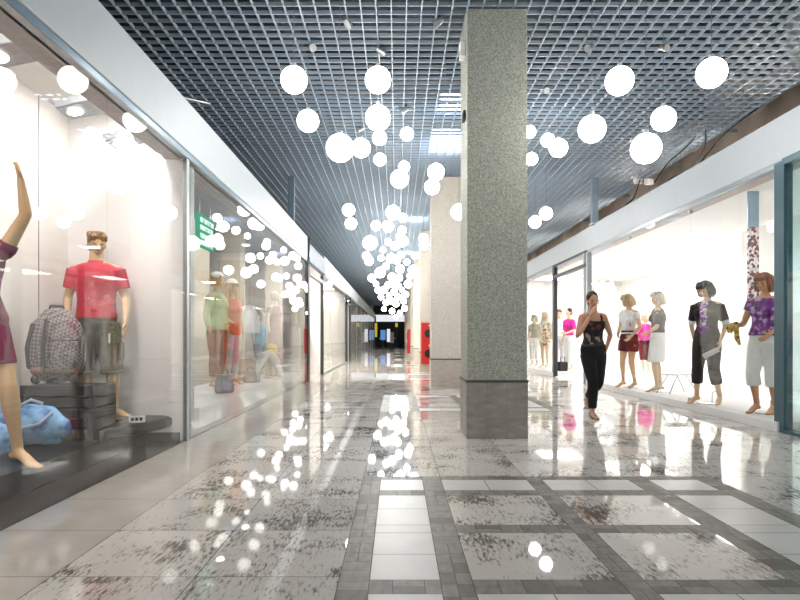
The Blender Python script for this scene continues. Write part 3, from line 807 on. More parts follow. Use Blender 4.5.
# posts hanging between fascia and ceiling
for x_, y_, lab, z0 in ((-2.26, 12.85, 'grey square hanger post rising from the left fascia to the ceiling', ZT - .02), (4.26, 12.95, 'grey square hanger post rising from the right fascia to the ceiling', 3.5)):
    t = thing('hanger_post', lab, 'post', (x_, y_, z0))
    MB().box(-.065, .065, -.065, .065, 0, CZ - z0).build('post', 'bluegrey', t)
    MB().box(-.1, .1, -.1, .1, 0, .02).build('base', 'metal', t)
t = thing('hanger_rod', 'thin bent metal rod above the near left fascia', 'rod', at(175, 96, 6.0))
MB().tube([(0, 0, -.16), (0, 0, .0), (.25, .3, .04)], .012).build('rod', 'metal', t)

# ------------------------------------------------------------------ far end of the hall
EY = 66
w = MB(); w.box(-8, -2.6, EY, EY + .3, 0, 5.6); w.box(1.6, 9, EY, EY + .3, 0, 5.6); struct('wall_end', w, 'offwhite')
w = MB(); w.box(-2.6, 1.6, EY, EY + .3, 3.6, 5.6); struct('wall_end_upper', w, 'dark_shop')
w = MB(); w.box(-2.6, 1.6, EY + 3, EY + 3.2, 0, 3.6); w.box(-2.8, -2.6, EY, EY + 3, 0, 3.6); w.box(1.6, 1.8, EY, EY + 3, 0, 3.6); struct('wall_end_shop', w, 'dark_shop')
sg = tag(MB().box(-2.3, 1.6, EY - .25, EY - .02, 2.85, 3.55).build('shop_sign', 'white_glow', bevel=.02), 'blank white sign band over the dark shop at the hall end', 'sign')  # own glow added to keep the sign band white
def stand(px, py0, py1, wd, m, label, cat='display'):
    Y = EY - .6; z1 = at(px, py0, Y).z; x_ = at(px, 0, Y).x
    t = thing('display_stand', label, cat, (x_, Y, 0))
    z0 = max(.3, at(px, py1, Y).z)
    MB().box(-wd / 2, wd / 2, -.05, .05, z0, z1).build('panel', m, t, bevel=.02)
    MB().tube([(0, 0, 0), (0, 0, z0 + .01)], .05).build('pole', 'darkmetal', t)
    MB().box(-wd * .4, wd * .4, -.2, .2, 0, .04).build('base', 'darkmetal', t)
stand(376, 323, 337, .26, 'yellow_lit', 'tall lit yellow banner at the hall end')
stand(383, 330, 340, .55, 'blue_lit', 'lit blue display at the hall end')
stand(388.5, 329, 342, .35, 'white_glow', 'pale lit display between the blue one and the pillars')
stand(396.5, 323, 327, .28, 'yellow_lit', 'small yellow panel under the end sign by the pillars')
stand(392, 332, 343, .4, 'palegrey', 'grey clothes display at the hall end')
for i, (x_, w_, lab) in enumerate(((-.6, .9, 'dark counter at the hall end, right one'), (-1.7, .6, 'dark counter at the hall end, left one'))):
    t = thing('shop_counter', lab, 'counter', (x_, EY + .6, 0)); MB().box(-w_ / 2, w_ / 2, -.3, .3, 0, 1.0).build('body', 'charcoal', t); MB().box(-w_ / 2 - .04, w_ / 2 + .04, -.34, .34, 1.0, 1.05).build('top', 'white', t)


# ------------------------------------------------------------------ figures (1.75 m tall, facing -y, own left = +x)
def lerp(a, b, t): return a + (b - a) * t
TORSO_F = [(.80, .115, .085), (.88, .160, .112), (.95, .166, .115), (1.02, .142, .100), (1.10, .116, .086), (1.18, .124, .092), (1.26, .142, .112), (1.32, .150, .112), (1.38, .158, .088), (1.425, .130, .070), (1.455, .075, .058), (1.49, .052, .053), (1.56, .047, .052)]
TORSO_M = [(.80, .125, .090), (.88, .160, .112), (.95, .162, .112), (1.02, .152, .105), (1.10, .146, .102), (1.18, .156, .108), (1.26, .172, .116), (1.32, .182, .118), (1.38, .185, .098), (1.425, .155, .078), (1.455, .092, .065), (1.49, .064, .062), (1.56, .058, .060)]
class Fig:
    def __init__(s, label, loc, rz, height=1.75, sex='f', skin='man', vox=.009, name='mannequin', cat='mannequin', group=None, pose=None, extra=0):
        s.root = thing(name, label, cat, loc, rz, group)
        s.root.scale = (height / 1.75,) * 3
        s.sex, s.skin, s.vox = sex, skin, vox
        P = dict(hip=(0, 0), lean=(0, 0), head=(0, 0, 0), sh=0,
                 legR=None, legL=None, armR=None, armL=None, tiptoe=.05)
        P.update(pose or {}); s.P = P
        s.T = TORSO_M if sex == 'm' else TORSO_F
        k = 1.08 if sex == 'm' else 1.0
        s.shw = .178 if sex == 'm' else .158
        hx, hy = P['hip']
        ht = P['tiptoe']
        s.leg, s.arm = {}, {}
        for sg, nm in ((-1, 'R'), (1, 'L')):
            L = P['leg' + nm]
            hip = Vector((hx + sg * .085, hy, .88))
            if L is None: L = ((sg * .09, -.015, .49), (sg * .085, .02, .075 + ht), (sg * .10, -.10, .03))
            kn, an, toe = [Vector(v) for v in L]
            s.leg[nm] = (hip, kn, an, toe)
            A = P['arm' + nm]
            sh = s.tc(1.39) + Vector((sg * s.shw, .005, 0))
            if A is None: A = ((sg * (s.shw + .06), .03, 1.12), (sg * (s.shw + .07), -.04, .88), (0, -.25, -1))
            el, wr, hd = [Vector(v) for v in A]
            s.arm[nm] = (sh, el, wr, hd)
        s.kl = k
        s.hq = Matrix.Rotation(P['head'][0], 3, 'Z') @ Matrix.Rotation(P['head'][1], 3, 'X') @ Matrix.Rotation(P['head'][2], 3, 'Y')
        s.neck = s.tc(1.54)
    def tc(s, z):           # centre of the trunk at height z
        t = max(0, min(1, (z - .9) / .55)); hx, hy = s.P['hip']; lx, ly = s.P['lean']
        return Vector((hx + lx * t, hy + ly * t, z))
    def hd(s, x, y, z):     # a point of the head, from the neck joint
        return s.neck + s.hq @ Vector((x, y, z))
    def trunk(s, mb, z0, z1, off=0, flare=0, seg=24):
        T = s.T; zs = [z0] + [t[0] for t in T if z0 + .01 < t[0] < z1 - .01] + [z1]
        def sec(z):
            if z <= T[0][0]: return T[0][1:]
            for a, b in zip(T, T[1:]):
                if a[0] <= z <= b[0]:
                    u = (z - a[0]) / (b[0] - a[0]); return (lerp(a[1], b[1], u), lerp(a[2], b[2], u))
            return T[-1][1:]
        rings = []
        for z in zs:
            rx, ry = sec(z); c = s.tc(z); e = flare * max(0, (z0 + .3 - z) / .3)
            rings.append([c + Vector(((rx + off + e) * math.cos(a), (ry + off + e) * math.sin(a), 0)) for a in (2 * math.pi * i / seg for i in range(seg))])
        mb.rings(rings)
        if s.sex == 'f' and z0 < 1.25 < z1:
            for sg in (-1, 1):
                c = s.tc(1.275); mb.ball(c + Vector((sg * .066, -.072, 0)), (.058 + off, .052 + off, .056 + off))
        return mb
    def limb(s, mb, pts, prof, t0, t1, off=0):
        """prof: radius at fractions of the whole limb"""
        pts = [Vector(p) for p in pts]; d = [0]
        for a, b in zip(pts, pts[1:]): d.append(d[-1] + (b - a).length)
        def pos(t):
            q = t * d[-1]
            for i in range(len(pts) - 1):
                if q <= d[i + 1] + 1e-9:
                    return pts[i].lerp(pts[i + 1], (q - d[i]) / (d[i + 1] - d[i]))
            return pts[-1]
        def rad(t):
            for a, b in zip(prof, prof[1:]):
                if a[0] <= t <= b[0]: return lerp(a[1], b[1], (t - a[0]) / (b[0] - a[0]))
            return prof[-1][1]
        n = max(4, int((t1 - t0) * 16)); ts = [t0 + (t1 - t0) * i / n for i in range(n + 1)]
        mb.tube([pos(t) for t in ts], [rad(t) * s.kl + (off(t) if callable(off) else off) for t in ts], seg=16, round_=off == 0)
    LEG = [(0, .090), (.12, .086), (.3, .072), (.47, .054), (.52, .053), (.64, .055), (.75, .047), (.9, .035), (1, .034)]
    ARM = [(0, .050), (.15, .046), (.35, .041), (.5, .036), (.58, .038), (.75, .032), (1, .023)]
    def hand(s, mb, nm):
        sh, el, wr, d = s.arm[nm]; d = d.normalized()
        sg = -1 if nm == 'R' else 1
        inward = Vector((-sg, 0, 0)); inward = (inward - d * inward.dot(d))
        if inward.length < .3: inward = Vector((0, 1, 0)) - d * d.y
        inward.normalize()                       # the palm looks this way
        thumbw = d.cross(inward) * (1 if nm == 'L' else -1)   # toward the thumb
        thumbw.normalize()
        if thumbw.y > 0 and abs(d.z) > .5: thumbw = -thumbw
        mb.tube([wr, wr + d * .035, wr + d * .085], [(.022, .018), (.036, .017), (.040, .014)], side=thumbw, seg=12)
        for i, (w_, ln) in enumerate(((.030, .068), (.011, .078), (-.009, .073), (-.028, .058))):
            b = wr + d * .08 + thumbw * w_
            p1 = b + d * ln * .45 + inward * .006; p2 = p1 + (d * .8 + inward * .5).normalized() * ln * .32; p3 = p2 + (d * .5 + inward * .8).normalized() * ln * .25
            mb.tube([b, p1, p2, p3], [.0095, .009, .0082, .007], seg=8)
        b = wr + d * .025 + thumbw * .026
        p1 = b + (d * .6 + thumbw * .75 + inward * .2).normalized() * .038; p2 = p1 + (d * .9 + thumbw * .25 + inward * .3).normalized() * .03
        mb.tube([b, p1, p2], [.013, .0105, .009], seg=8)
    def foot(s, mb, nm, off=0):
        hip, kn, an, toe = s.leg[nm]
        fw = Vector((toe.x - an.x, toe.y - an.y, 0)); fw = fw.normalized() if fw.length > .01 else Vector((0, -1, 0))
        sd = Vector((fw.y, -fw.x, 0))
        heel = an + Vector((0, 0, -.052)) - fw * .035
        ball = Vector((toe.x, toe.y, toe.z)) ; tip = ball + fw * .06 + Vector((0, 0, -.010))
        mid = heel.lerp(ball, .55) + Vector((0, 0, .022))
        mb.tube([heel, heel.lerp(mid, .5) + Vector((0, 0, .012)), mid, ball, tip],
                [(.030 + off, .028 + off), (.033 + off, .036 + off), (.036 + off, .032 + off), (.042 + off, .021 + off), (.032 + off, .014 + off)], side=sd, seg=14)
        mb.tube([an + Vector((0, 0, .02)), an + Vector((0, 0, -.02)), mid + Vector((0, 0, .0))], [.034 + off, .034 + off, .026 + off], seg=12)
    def head(s, mb):
        q = s.hq.to_4x4()
        c = s.hd(0, -.004, .115)
        mb.ball(c, (.072, .090, .092), 20, 14, q)                        # skull
        mb.ball(s.hd(0, -.022, .062), (.056, .066, .070), 18, 12, q)     # jaw and face
        mb.ball(s.hd(0, -.078, .016), (.024, .018, .018), 12, 8, q)      # chin
        mb.tube([s.hd(0, -.086, .098), s.hd(0, -.100, .072), s.hd(0, -.104, .060)], [.009, .012, .014], seg=10)   # nose
        mb.ball(s.hd(0, -.088, .036), (.022, .010, .009), 12, 8, q)      # mouth
        for sg in (-1, 1):
            mb.ball(s.hd(sg * .030, -.080, .112), (.024, .012, .009), 12, 8, q)  # brow
            mb.ball(s.hd(sg * .040, -.066, .062), (.020, .018, .022), 12, 8, q)  # cheek
            mb.ball(s.hd(sg * .074, .008, .080), (.010, .020, .030), 10, 8, q)   # ear
        mb.tube([s.tc(1.44), s.tc(1.50), s.hd(0, .005, .05)], [.050 * s.kl, .046 * s.kl, .046 * s.kl], seg=16)
    def body(s, hands=True):
        mb = MB()
        s.trunk(mb, .80, 1.56)
        for nm in 'RL':
            hip, kn, an, toe = s.leg[nm]
            s.limb(mb, (hip, kn, an), s.LEG, 0, 1); s.foot(mb, nm)
            sh, el, wr, d = s.arm[nm]
            mb.tube([s.tc(1.40) + Vector(((-1 if nm == 'R' else 1) * .09, 0, 0)), sh], [.062, .052])
            s.limb(mb, (sh, el, wr), s.ARM, 0, 1)
            if hands: s.hand(mb, nm)
        s.head(mb)
        b = mb.blob('body', s.skin, s.root, s.vox, 2)
        q = s.hq.to_4x4()
        for sg in (-1, 1):
            MB().ball(s.hd(sg * .030, -.087, .090), (.0135, .006, .006), 10, 8, q).build('eye', 'eye', s.root, smooth=True)
        MB().ball(s.hd(0, -.097, .036), (.019, .005, .0065), 12, 8, q).build('lips', 'lips', s.root, smooth=True)
        s.b = b; return s
    def hair(s, kind, m):
        mb = MB(); q = s.hq.to_4x4(); rnd = random.Random(hash(kind) % 97 if False else len(kind) * 13)
        mb.ball(s.hd(0, .012, .132), (.083, .096, .088), 20, 14, q)
        mb.ball(s.hd(0, .035, .085), (.080, .080, .080), 20, 14, q)
        if kind == 'short':
            for i in range(16):
                a = rnd.uniform(0, 6.28); mb.ball(s.hd(.06 * math.cos(a), .01 + .07 * math.sin(a), .165 + rnd.uniform(-.02, .03)), (.03, .034, .028), 10, 8, q)
            for sg in (-1, -.5, 0, .5, 1): mb.tube([s.hd(sg * .04, -.04, .18), s.hd(sg * .062, -.078, .155), s.hd(sg * .068, -.080, .125)], [.034, .022, .012])
        if kind == 'up':
            mb.ball(s.hd(0, .075, .17), (.040, .040, .036), 14, 10, q)
        if kind in ('bob', 'long'):
            low = -.02 if kind == 'bob' else -.17
            for i in range(11):
                a = R(-28 + 236 * i / 10)        # from one temple round the back to the other
                x_, y_ = .084 * math.cos(a), .012 + .088 * math.sin(a)
                z_ = low + rnd.uniform(-.02, .015)
                mb.tube([s.hd(x_ * .9, y_ * .9, .15), s.hd(x_ * 1.08, y_ * 1.06, .07), s.hd(x_ * 1.12 + rnd.uniform(-.01, .01), y_ * 1.12, z_ + .03), s.hd(x_ * .98, y_ * 1.05, z_)], [.026, .032, .030, .012], seg=10)
            for i in range(6):
                x_ = -.06 + .024 * i
                mb.tube([s.hd(x_ * .8, -.05, .195), s.hd(x_, -.088, .155), s.hd(x_ * 1.1, -.094, .122)], [.024, .018, .009], seg=8)
        mb.blob('hair', m, s.root, s.vox * .9, 1); return s
    def top(s, name, m, z0, z1=1.455, off=.016, sleeve=0, flare=0, so=.014, flat=True, neckhole=True, arms='RL'):
        mb = MB(); s.trunk(mb, z0, z1, off, flare)
        for nm in arms:
            sh, el, wr, d = s.arm[nm]
            if sleeve:
                mb.tube([s.tc(1.385) + Vector(((-1 if nm == 'R' else 1) * .08, 0, -.01)), sh + Vector((0, 0, -.012))], [.060 + so * .3, .046 + so * .6])
                s.limb(mb, (sh, el, wr), s.ARM, 0, sleeve, so)
        mb.blob(name, m, s.root, s.vox, 3); return s
    def trousers(s, name, m, t1, off=.014, wide=0, z1=1.03):
        mb = MB(); s.trunk(mb, .80, z1, .016)
        for nm in 'RL':
            hip, kn, an, toe = s.leg[nm]
            s.limb(mb, (hip, kn, an), s.LEG, 0, t1, lambda t: off + wide * t)
        mb.blob(name, m, s.root, s.vox, 3); return s
    def skirt(s, name, m, z0, z1=1.06, w=.19, d=.15, top_off=.016):
        mb = MB(); s.trunk(mb, .9, z1, top_off)
        kx = (s.leg['R'][1] + s.leg['L'][1]) / 2
        c0 = s.tc(.9); f = (.9 - z0) / .42; c1 = Vector((lerp(c0.x, kx.x, f), lerp(c0.y, kx.y, f), z0))
        rings = []
        for i in range(7):
            t = i / 6; c = c0.lerp(c1, t); rx = lerp(.182, w, t); ry = lerp(.132, d, t)
            rings.append([c + Vector((rx * math.cos(a) * (1 + .02 * t * math.sin(7 * a)), ry * math.sin(a) * (1 + .03 * t * math.sin(9 * a)), 0)) for a in (2 * math.pi * k_ / 28 for k_ in range(28))])
        mb.rings(list(reversed(rings)))
        mb.blob(name, m, s.root, s.vox, 2); return s
    def band(s, name, m, z, h=.05, off=.022):
        mb = MB(); s.trunk(mb, z - h / 2, z + h / 2, off); mb.build(name, m, s.root, smooth=True); return s
    def cuff(s, name, m, t, w=.04, off=.03, wide=0):
        for nm in 'RL':
            mb = MB(); hip, kn, an, toe = s.leg[nm]; s.limb(mb, (hip, kn, an), s.LEG, t - w, t, off); mb.build(name, m, s.root, smooth=True)
        return s
    def stand(s, where=(0, .02), rod=True):
        z = 0
        MB().tube([(where[0], where[1], .001), (where[0], where[1], .008)], .13, seg=28, round_=False).build('base_plate', 'metal', s.root)
        if rod:
            nm = 'L'; an = s.leg[nm][2]
            MB().tube([(where[0] + .05, where[1], .005), (where[0] + .05, where[1], .16), (an.x, an.y + .02, an.z + .09)], .007, seg=8).build('rod', 'metal', s.root)
        return s
def feet_on(Y, px, z):
    return ((px - VX) / F * Y, Y, z)

# --- left window: man in red shirt, woman with a raised arm
f = Fig('male mannequin in red polo shirt and dark knee shorts in the nearest left window', (-2.92, 5.83, .281), R(14), 1.80, 'm', 'man', .008,
        pose=dict(tiptoe=0, head=(R(22), R(6), 0),
                  legR=((-.10, -.02, .49), (-.11, .03, .075), (-.14, -.12, .022)), legL=((.14, -.03, .49), (.155, .03, .075), (.27, -.08, .022)),
                  armR=((-.25, .02, 1.12), (-.235, -.08, .87), (.05, -.2, -1)), armL=((.255, .01, 1.12), (.27, -.11, .89), (.1, -.3, -1))))
f.body().hair('short', 'hair_gold')
f.top('polo_shirt', 'coral', .93, 1.452, .020, .34, so=.026).trousers('shorts', 'olive', .56, .026, .03, 1.0).cuff('hem_cuff', 'khaki', .565, .035, .048)
cb = MB(); cb.tube([f.tc(1.435) + Vector((0, .0, 0)), f.tc(1.475) + Vector((0, .0, 0))], [.088, .074], seg=20, round_=False); cb.build('collar', 'coral', f.root, smooth=True)
pk = MB()
for sg in (-1, 1):
    hip, kn, an, toe = f.leg['L' if sg > 0 else 'R']; c = hip.lerp(kn, .62)
    pk.box(c.x + sg * .10 - .02, c.x + sg * .10 + .02, c.y - .07, c.y + .06, c.z - .1, c.z + .07)
pk.build('cargo_pocket', 'olive', f.root, bevel=.012)
MB().box(.135, .15, -.15, -.145, .70, .79).build('swing_tag', 'white', f.root)

f = Fig('female mannequin in plum dress with one arm raised at the left picture edge', (-2.79, 3.97, .187), R(38), 1.84, 'f', 'man', .008,
        pose=dict(tiptoe=.05, lean=(0, .0), head=(R(-10), 0, 0),
                  legR=((-.08, .02, .49), (-.08, .05, .125), (-.09, -.06, .02)), legL=((.165, -.13, .50), (.215, -.10, .125), (.285, -.21, .02)),
                  armL=((.265, -.06, 1.62), (.235, -.08, 1.84), (-.25, -.05, 1)), armR=None))
f.body().hair('long', 'hair_chestnut').top('dress_bodice', 'plum', .95, 1.40, .014, .10).skirt('dress_skirt', 'plum', .66, 1.0, .2, .165)

# --- pedestrian
f = Fig('woman walking toward the viewer in black top and black trousers, hand at her chin', (2.60, 7.93, 0), R(6), 1.665, 'f', 'skin', .007, name='person', cat='person',
        pose=dict(tiptoe=0.0, hip=(0.0, .02), lean=(-.01, -.02), head=(R(-8), R(10), R(-6)),
                  legR=((-.06, -.11, .49), (-.035, -.03, .085), (-.045, -.16, .022)),
                  legL=((.085, .03, .48), (.065, .36, .24), (.06, .33, .11)),
                  armR=((-.245, -.03, 1.13), (-.10, -.15, 1.42), (.35, .05, 1)), armL=((.285, .09, 1.15), (.22, .10, .93), (-.3, .1, -1))))
f.body().hair('up', 'hair_brown')
f.top('tank_top', 'tankprint', .98, 1.335, .016)
st = MB()
for sg in (-1, 1): st.tube([f.tc(1.32) + Vector((sg * .085, -.10, 0)), f.tc(1.40) + Vector((sg * .088, -.077, 0)), f.tc(1.445) + Vector((sg * .085, -.01, .0)), f.tc(1.40) + Vector((sg * .085, .075, 0)), f.tc(1.32) + Vector((sg * .085, .10, 0))], .013, seg=8)
st.build('shoulder_strap', 'blackcloth', f.root, smooth=True)
f.trousers('trousers', 'blackcloth', .93, .013, .012, 1.02)
f.band('belt', 'strap', 1.0, .035, .024)
for nm in 'RL':
    mb = MB(); f.foot(mb, nm, .007)
    hip, kn, an, toe = f.leg[nm]
    sole = MB(); fw = Vector((toe.x - an.x, toe.y - an.y, 0)).normalized(); sd = Vector((fw.y, -fw.x, 0))
    hl = an + Vector((0, 0, -.078)) - fw * .03; bl = Vector(toe) + Vector((0, 0, -.018)); tp = bl + fw * .07
    sole.tube([hl, hl.lerp(bl, .5), bl, tp], [(.03, .006), (.032, .006), (.042, .006), (.03, .006)], side=sd, seg=12)
    sole.tube([bl + sd * .045 + Vector((0, 0, .0)), bl + Vector((0, 0, .042)), bl - sd * .045], .010, seg=8)
    sole.tube([an + sd * .04 + Vector((0, 0, -.03)), an - fw * .045 + Vector((0, 0, .0)), an - sd * .04 + Vector((0, 0, -.03))], .007, seg=8)
    sole.build('sandal', 'gumboot', f.root, smooth=True)

# --- right window
Zp = .112
f = Fig('auburn mannequin in purple blouse and white capri trousers by the teal frame', feet_on(7.45, 764, Zp), R(-62), 1.75, 'f', 'man_tan', .008,
        pose=dict(head=(R(0), R(10), 0), hip=(0, .02), lean=(0, .0),
                  legR=((-.09, -.09, .49), (-.085, -.01, .125), (-.09, -.13, .022)), legL=((.09, .01, .49), (.085, .08, .125), (.09, -.04, .022)),
                  armR=((-.25, -.02, 1.12), (-.20, -.26, 1.08), (.1, -1, -.1)), armL=((.24, .03, 1.12), (.17, -.17, .99), (-.3, -.7, -.6))))
f.body().hair('bob', 'hair_chestnut').top('blouse', 'floral', .98, 1.43, .022, .22, flare=.02, so=.022).trousers('capri_trousers', 'whitecloth', .70, .020, .015).band('belt', 'brownblack', 1.0, .06, .032)
sc = MB(); wr = f.arm['R'][2]
for i in range(7): sc.tube([wr + Vector((0, .05, .03)), wr + Vector((-.03 + i * .012, -.02 - .02 * i, .03 - .01 * i)), wr + Vector((-.06 + i * .02, -.09 - .012 * i, -.02 - .03 * (i % 3)))], [.02, .03, .012], seg=8)
sc.tube([wr + Vector((0, .02, .04)), wr + Vector((-.02, .06, -.14)), wr + Vector((0, .08, -.22))], [.03, .035, .02], seg=8)
sc.blob('leaf_scarf', 'gold', f.root, .008, 1)
f.stand((0, .06))
f = Fig('dark bobbed mannequin in brown black jacket and cropped trousers over a lilac print blouse', feet_on(8.55, 707, Zp), R(-48), 1.76, 'f', 'man_pale', .008,
        pose=dict(head=(R(-18), R(22), 0),
                  legR=((-.11, -.05, .49), (-.14, -.0, .125), (-.17, -.12, .022)), legL=((.10, -.03, .49), (.15, .05, .125), (.17, -.07, .022)),
                  armR=((-.24, .06, 1.13), (-.20, .06, .90), (.1, .2, -1)), armL=((.245, .03, 1.12), (.22, -.11, .90), (-.1, -.25, -1))))
f.body().hair('bob', 'hair_brown').top('jacket', 'brownblack', 1.0, 1.452, .024, .42, so=.022).trousers('cropped_trousers', 'brownblack', .78, .018, .014)
fr = MB(); fr.tube([f.tc(1.12) + Vector((0, -.118, 0)), f.tc(1.22) + Vector((0, -.128, 0)), f.tc(1.29) + Vector((0, -.130, 0)), f.tc(1.37) + Vector((0, -.104, 0)), f.tc(1.44) + Vector((0, -.066, 0))], [(.035, .02), (.05, .026), (.055, .026), (.06, .022), (.065, .02)], side=(1, 0, 0), seg=16); fr.blob('blouse_front', 'floralblouse', f.root, .008, 2)
MB().ball(f.tc(1.05) + Vector((0.0, -.112, 0)), (.085, .03, .055)).build('sash', 'purple', f.root, smooth=True)
for nm in 'RL':
    sv = MB(); f.limb(sv, f.arm[nm][:3], f.ARM, .40, .52, .018); sv.build('shirt_sleeve', 'whitecloth', f.root, smooth=True)
f.stand((0, .05))
tg = tag(MB().box(-.11, .11, -.004, .004, -.035, .035, Matrix.Rotation(R(-28), 4, 'Y')).build('price_card', 'white'), 'small white tilted card at the hand of the brown black suited mannequin', 'card')
tg.location = at(711, 353, 8.12); tg.rotation_euler = (0, 0, R(-10))
f = Fig('ash blond mannequin in charcoal jacket and white knee skirt, turned to face left', feet_on(10.45, 658, Zp), R(-118), 1.75, 'f', 'man_pale', .009,
        pose=dict(head=(R(30), R(6), 0), legR=((-.07, -.02, .49), (-.05, .04, .125), (-.055, -.09, .022)), legL=((.08, -.05, .49), (.09, -.01, .125), (.10, -.13, .022)),
                  armR=((-.23, .05, 1.13), (-.20, .0, .90), (.1, -.2, -1)), armL=((.24, .0, 1.13), (.20, -.16, 1.02), (-.4, -.6, -.2))))
f.body().hair('bob', 'hair_ash').top('jacket', 'charcoal', 1.03, 1.452, .024, .5, so=.020).skirt('skirt', 'whitecloth', .52, 1.06, .18, .14).stand((0, .05))
f = Fig('blond mannequin in white top and dark red shorts standing left of the charcoal jacket', feet_on(11.35, 629, Zp), R(-62), 1.77, 'f', 'man_pale', .009,
        pose=dict(head=(R(-14), R(16), 0), legR=((-.12, -.04, .49), (-.15, .02, .125), (-.16, -.10, .022)), legL=((.08, -.03, .49), (.10, .04, .125), (.11, -.08, .022)),
                  armR=((-.22, .02, 1.13), (-.13, -.15, 1.0), (.5, -.5, -.5)), armL=((.24, .02, 1.13), (.19, -.16, .97), (-.4, -.5, -.7))))
f.body().hair('bob', 'hair_blond').top('knit_top', 'whitecloth', 1.0, 1.44, .018, .22).trousers('shorts', 'winered', .27, .026, .04, 1.01).band('belt', 'blackcloth', 1.05, .035, .024).stand((0, .05))
# deeper in the right shop
f = Fig('mannequin in bright pink top seen through the right doorway', feet_on(17.3, 569, Zp), R(-70), 1.80, 'f', 'man_pale', .011, pose=dict(armL=((.24, .0, 1.13), (.18, -.2, 1.05), (-.3, -.8, 0))))
f.body().hair('up', 'hair_brown').top('top', 'pink', .98, 1.44, .025, .5, so=.03).trousers('trousers', 'whitecloth', .92, .02)
f = Fig('pale mannequin in white shirt beside the pink top in the right doorway', feet_on(18.3, 559.5, Zp), R(-30), 1.82, 'f', 'man_pale', .012)
f.body(False).hair('short', 'hair_chestnut').top('shirt', 'whitecloth', .95, 1.45, .02, .6).trousers('trousers', 'palegrey', .92, .02)
bg_ = thing('shopping_bag', 'black handbag standing low in the right doorway', 'bag', feet_on(17.0, 562.5, Zp), R(20))
MB().box(-.14, .14, -.07, .07, 0, .27).build('body', 'blackcloth', bg_, bevel=.03); MB().tube([(-.08, 0, .26), (-.06, 0, .40), (.06, 0, .40), (.08, 0, .26)], .012).build('handle', 'blackcloth', bg_)
f = Fig('mannequin in beige printed dress in the far right window', feet_on(19.2, 545, Zp), R(-50), 1.78, 'f', 'man_pale', .012)
f.body(False).hair('long', 'hair_ash').top('blouse', 'beigeprint', .95, 1.44, .02, .5).skirt('skirt', 'beigeprint', .68, 1.0, .2, .17)
f = Fig('mannequin in olive top and pale trousers leftmost in the far right window', feet_on(20.2, 534.5, Zp), R(-40), 1.72, 'f', 'man_pale', .012)
f.body(False).hair('bob', 'khaki').top('top', 'khaki', .95, 1.44, .02, .4).trousers('trousers', 'whitecloth', .9, .02)
f = Fig('mannequin in pink jacket and dark trousers far inside behind the dark red shorts', feet_on(17.0, 645.5, .009), R(-60), 1.74, 'f', 'man_pale', .012)
f.body(False).hair('bob', 'hair_ash').top('jacket', 'pink', .98, 1.44, .03, .7, so=.03).trousers('trousers', 'winered', .6, .03).trousers('leggings', 'blackcloth', .0001, .0)

# --- second left shop
Zs = .252
f = Fig('mannequin in green jacket with white cap in the second left window', feet_on(9.3, 217, Zs), R(72), 1.80, 'f', 'man', .01, pose=dict(head=(R(20), 0, 0)))
f.body(False).hair('short', 'hair_blond').top('jacket', 'green', .90, 1.45, .022, .85, so=.018).trousers('trousers', 'rust', .9, .02)
cp = MB(); cp.ball(f.hd(0, .0, .175), (.095, .105, .065), 18, 12).ball(f.hd(0, -.12, .160), (.075, .085, .012), 18, 8); cp.blob('cap', 'whitecloth', f.root, .008, 2)
f = Fig('mannequin in orange vest, straw hat and pale leggings behind the green jacket', feet_on(10.15, 232, Zs), R(60), 1.76, 'f', 'man', .01, pose=dict(armR=((-.22, -.05, 1.12), (-.10, -.2, 1.0), (.6, -.4, -.3))))
f.body(False).hair('long', 'hair_blond').top('vest', 'orange', .84, 1.45, .022, .1).trousers('leggings', 'palegrey', .95, .01)
cp = MB(); cp.ball(f.hd(0, .0, .18), (.095, .105, .075), 18, 12).ball(f.hd(0, -.01, .165), (.19, .2, .012), 24, 8); cp.blob('hat', 'offwhite', f.root, .008, 2)
f = Fig('mannequin in slate blue top and turquoise trousers with dark hat, further inside', (-2.9, 12.7, .252), R(50), 1.34, 'f', 'man', .011)
f.body(False).hair('short', 'hair_brown').top('top', 'skyblue', .8, 1.45, .03, .6).trousers('trousers', 'denim', .9, .03)
cp = MB(); cp.ball(f.hd(0, .0, .17), (.1, .11, .07), 18, 12).ball(f.hd(0, -.01, .15), (.17, .18, .012), 24, 8); cp.blob('hat', 'khaki', f.root, .008, 2)
f = Fig('tall slim mannequin in long lilac dress at the end of the second left window', (-2.78, 13.7, .252), R(60), 1.86, 'f', 'man_white', .011)
f.body(False).hair('up', 'offwhite').top('dress_top', 'lilac', .95, 1.44, .02, .2).skirt('dress_skirt', 'lilac', .30, 1.0, .2, .17)
# bust on a pedestal
pd = thing('pedestal', 'slim white pedestal at the end of the second left window', 'pedestal', (-2.4, 14.1, .252))
MB().box(-.12, .12, -.12, .12, 0, 1.05).build('column', 'white', pd, bevel=.01); MB().box(-.14, .14, -.14, .14, 0, .04).build('base', 'offwhite', pd)
f = Fig('seated bronze coloured figure with orange shawl and dark skirt in the left doorway', (-2.75, 17.0, .006), R(30), 1.78, 'f', 'man_tan', .011)
f.root['label'] = 'standing figure in orange shawl and dark red skirt in the left doorway'
f.body(False).hair('bob', 'hair_chestnut').top('shawl', 'orange', .98, 1.45, .03, .6, so=.03).skirt('skirt', 'winered', .5, 1.0, .2, .17)
bh = thing('display_bust', 'small brown head bust on the slim white pedestal', 'bust', (-2.4, 14.1, 1.40))
b = MB(); b.tube([(0, 0, .01), (0, 0, .05), (0, 0, .16), (0, 0, .2)], [.09, .06, .05, .05], seg=16); b.ball((0, -.01, .29), (.075, .09, .11)); b.tube([(0, -.09, .30), (0, -.11, .27)], .012)
b.blob('head', 'man_white', bh, .008, 2); MB().ball((0, .015, .32), (.082, .09, .09)).build('hair', 'hair_gold', bh, smooth=True)

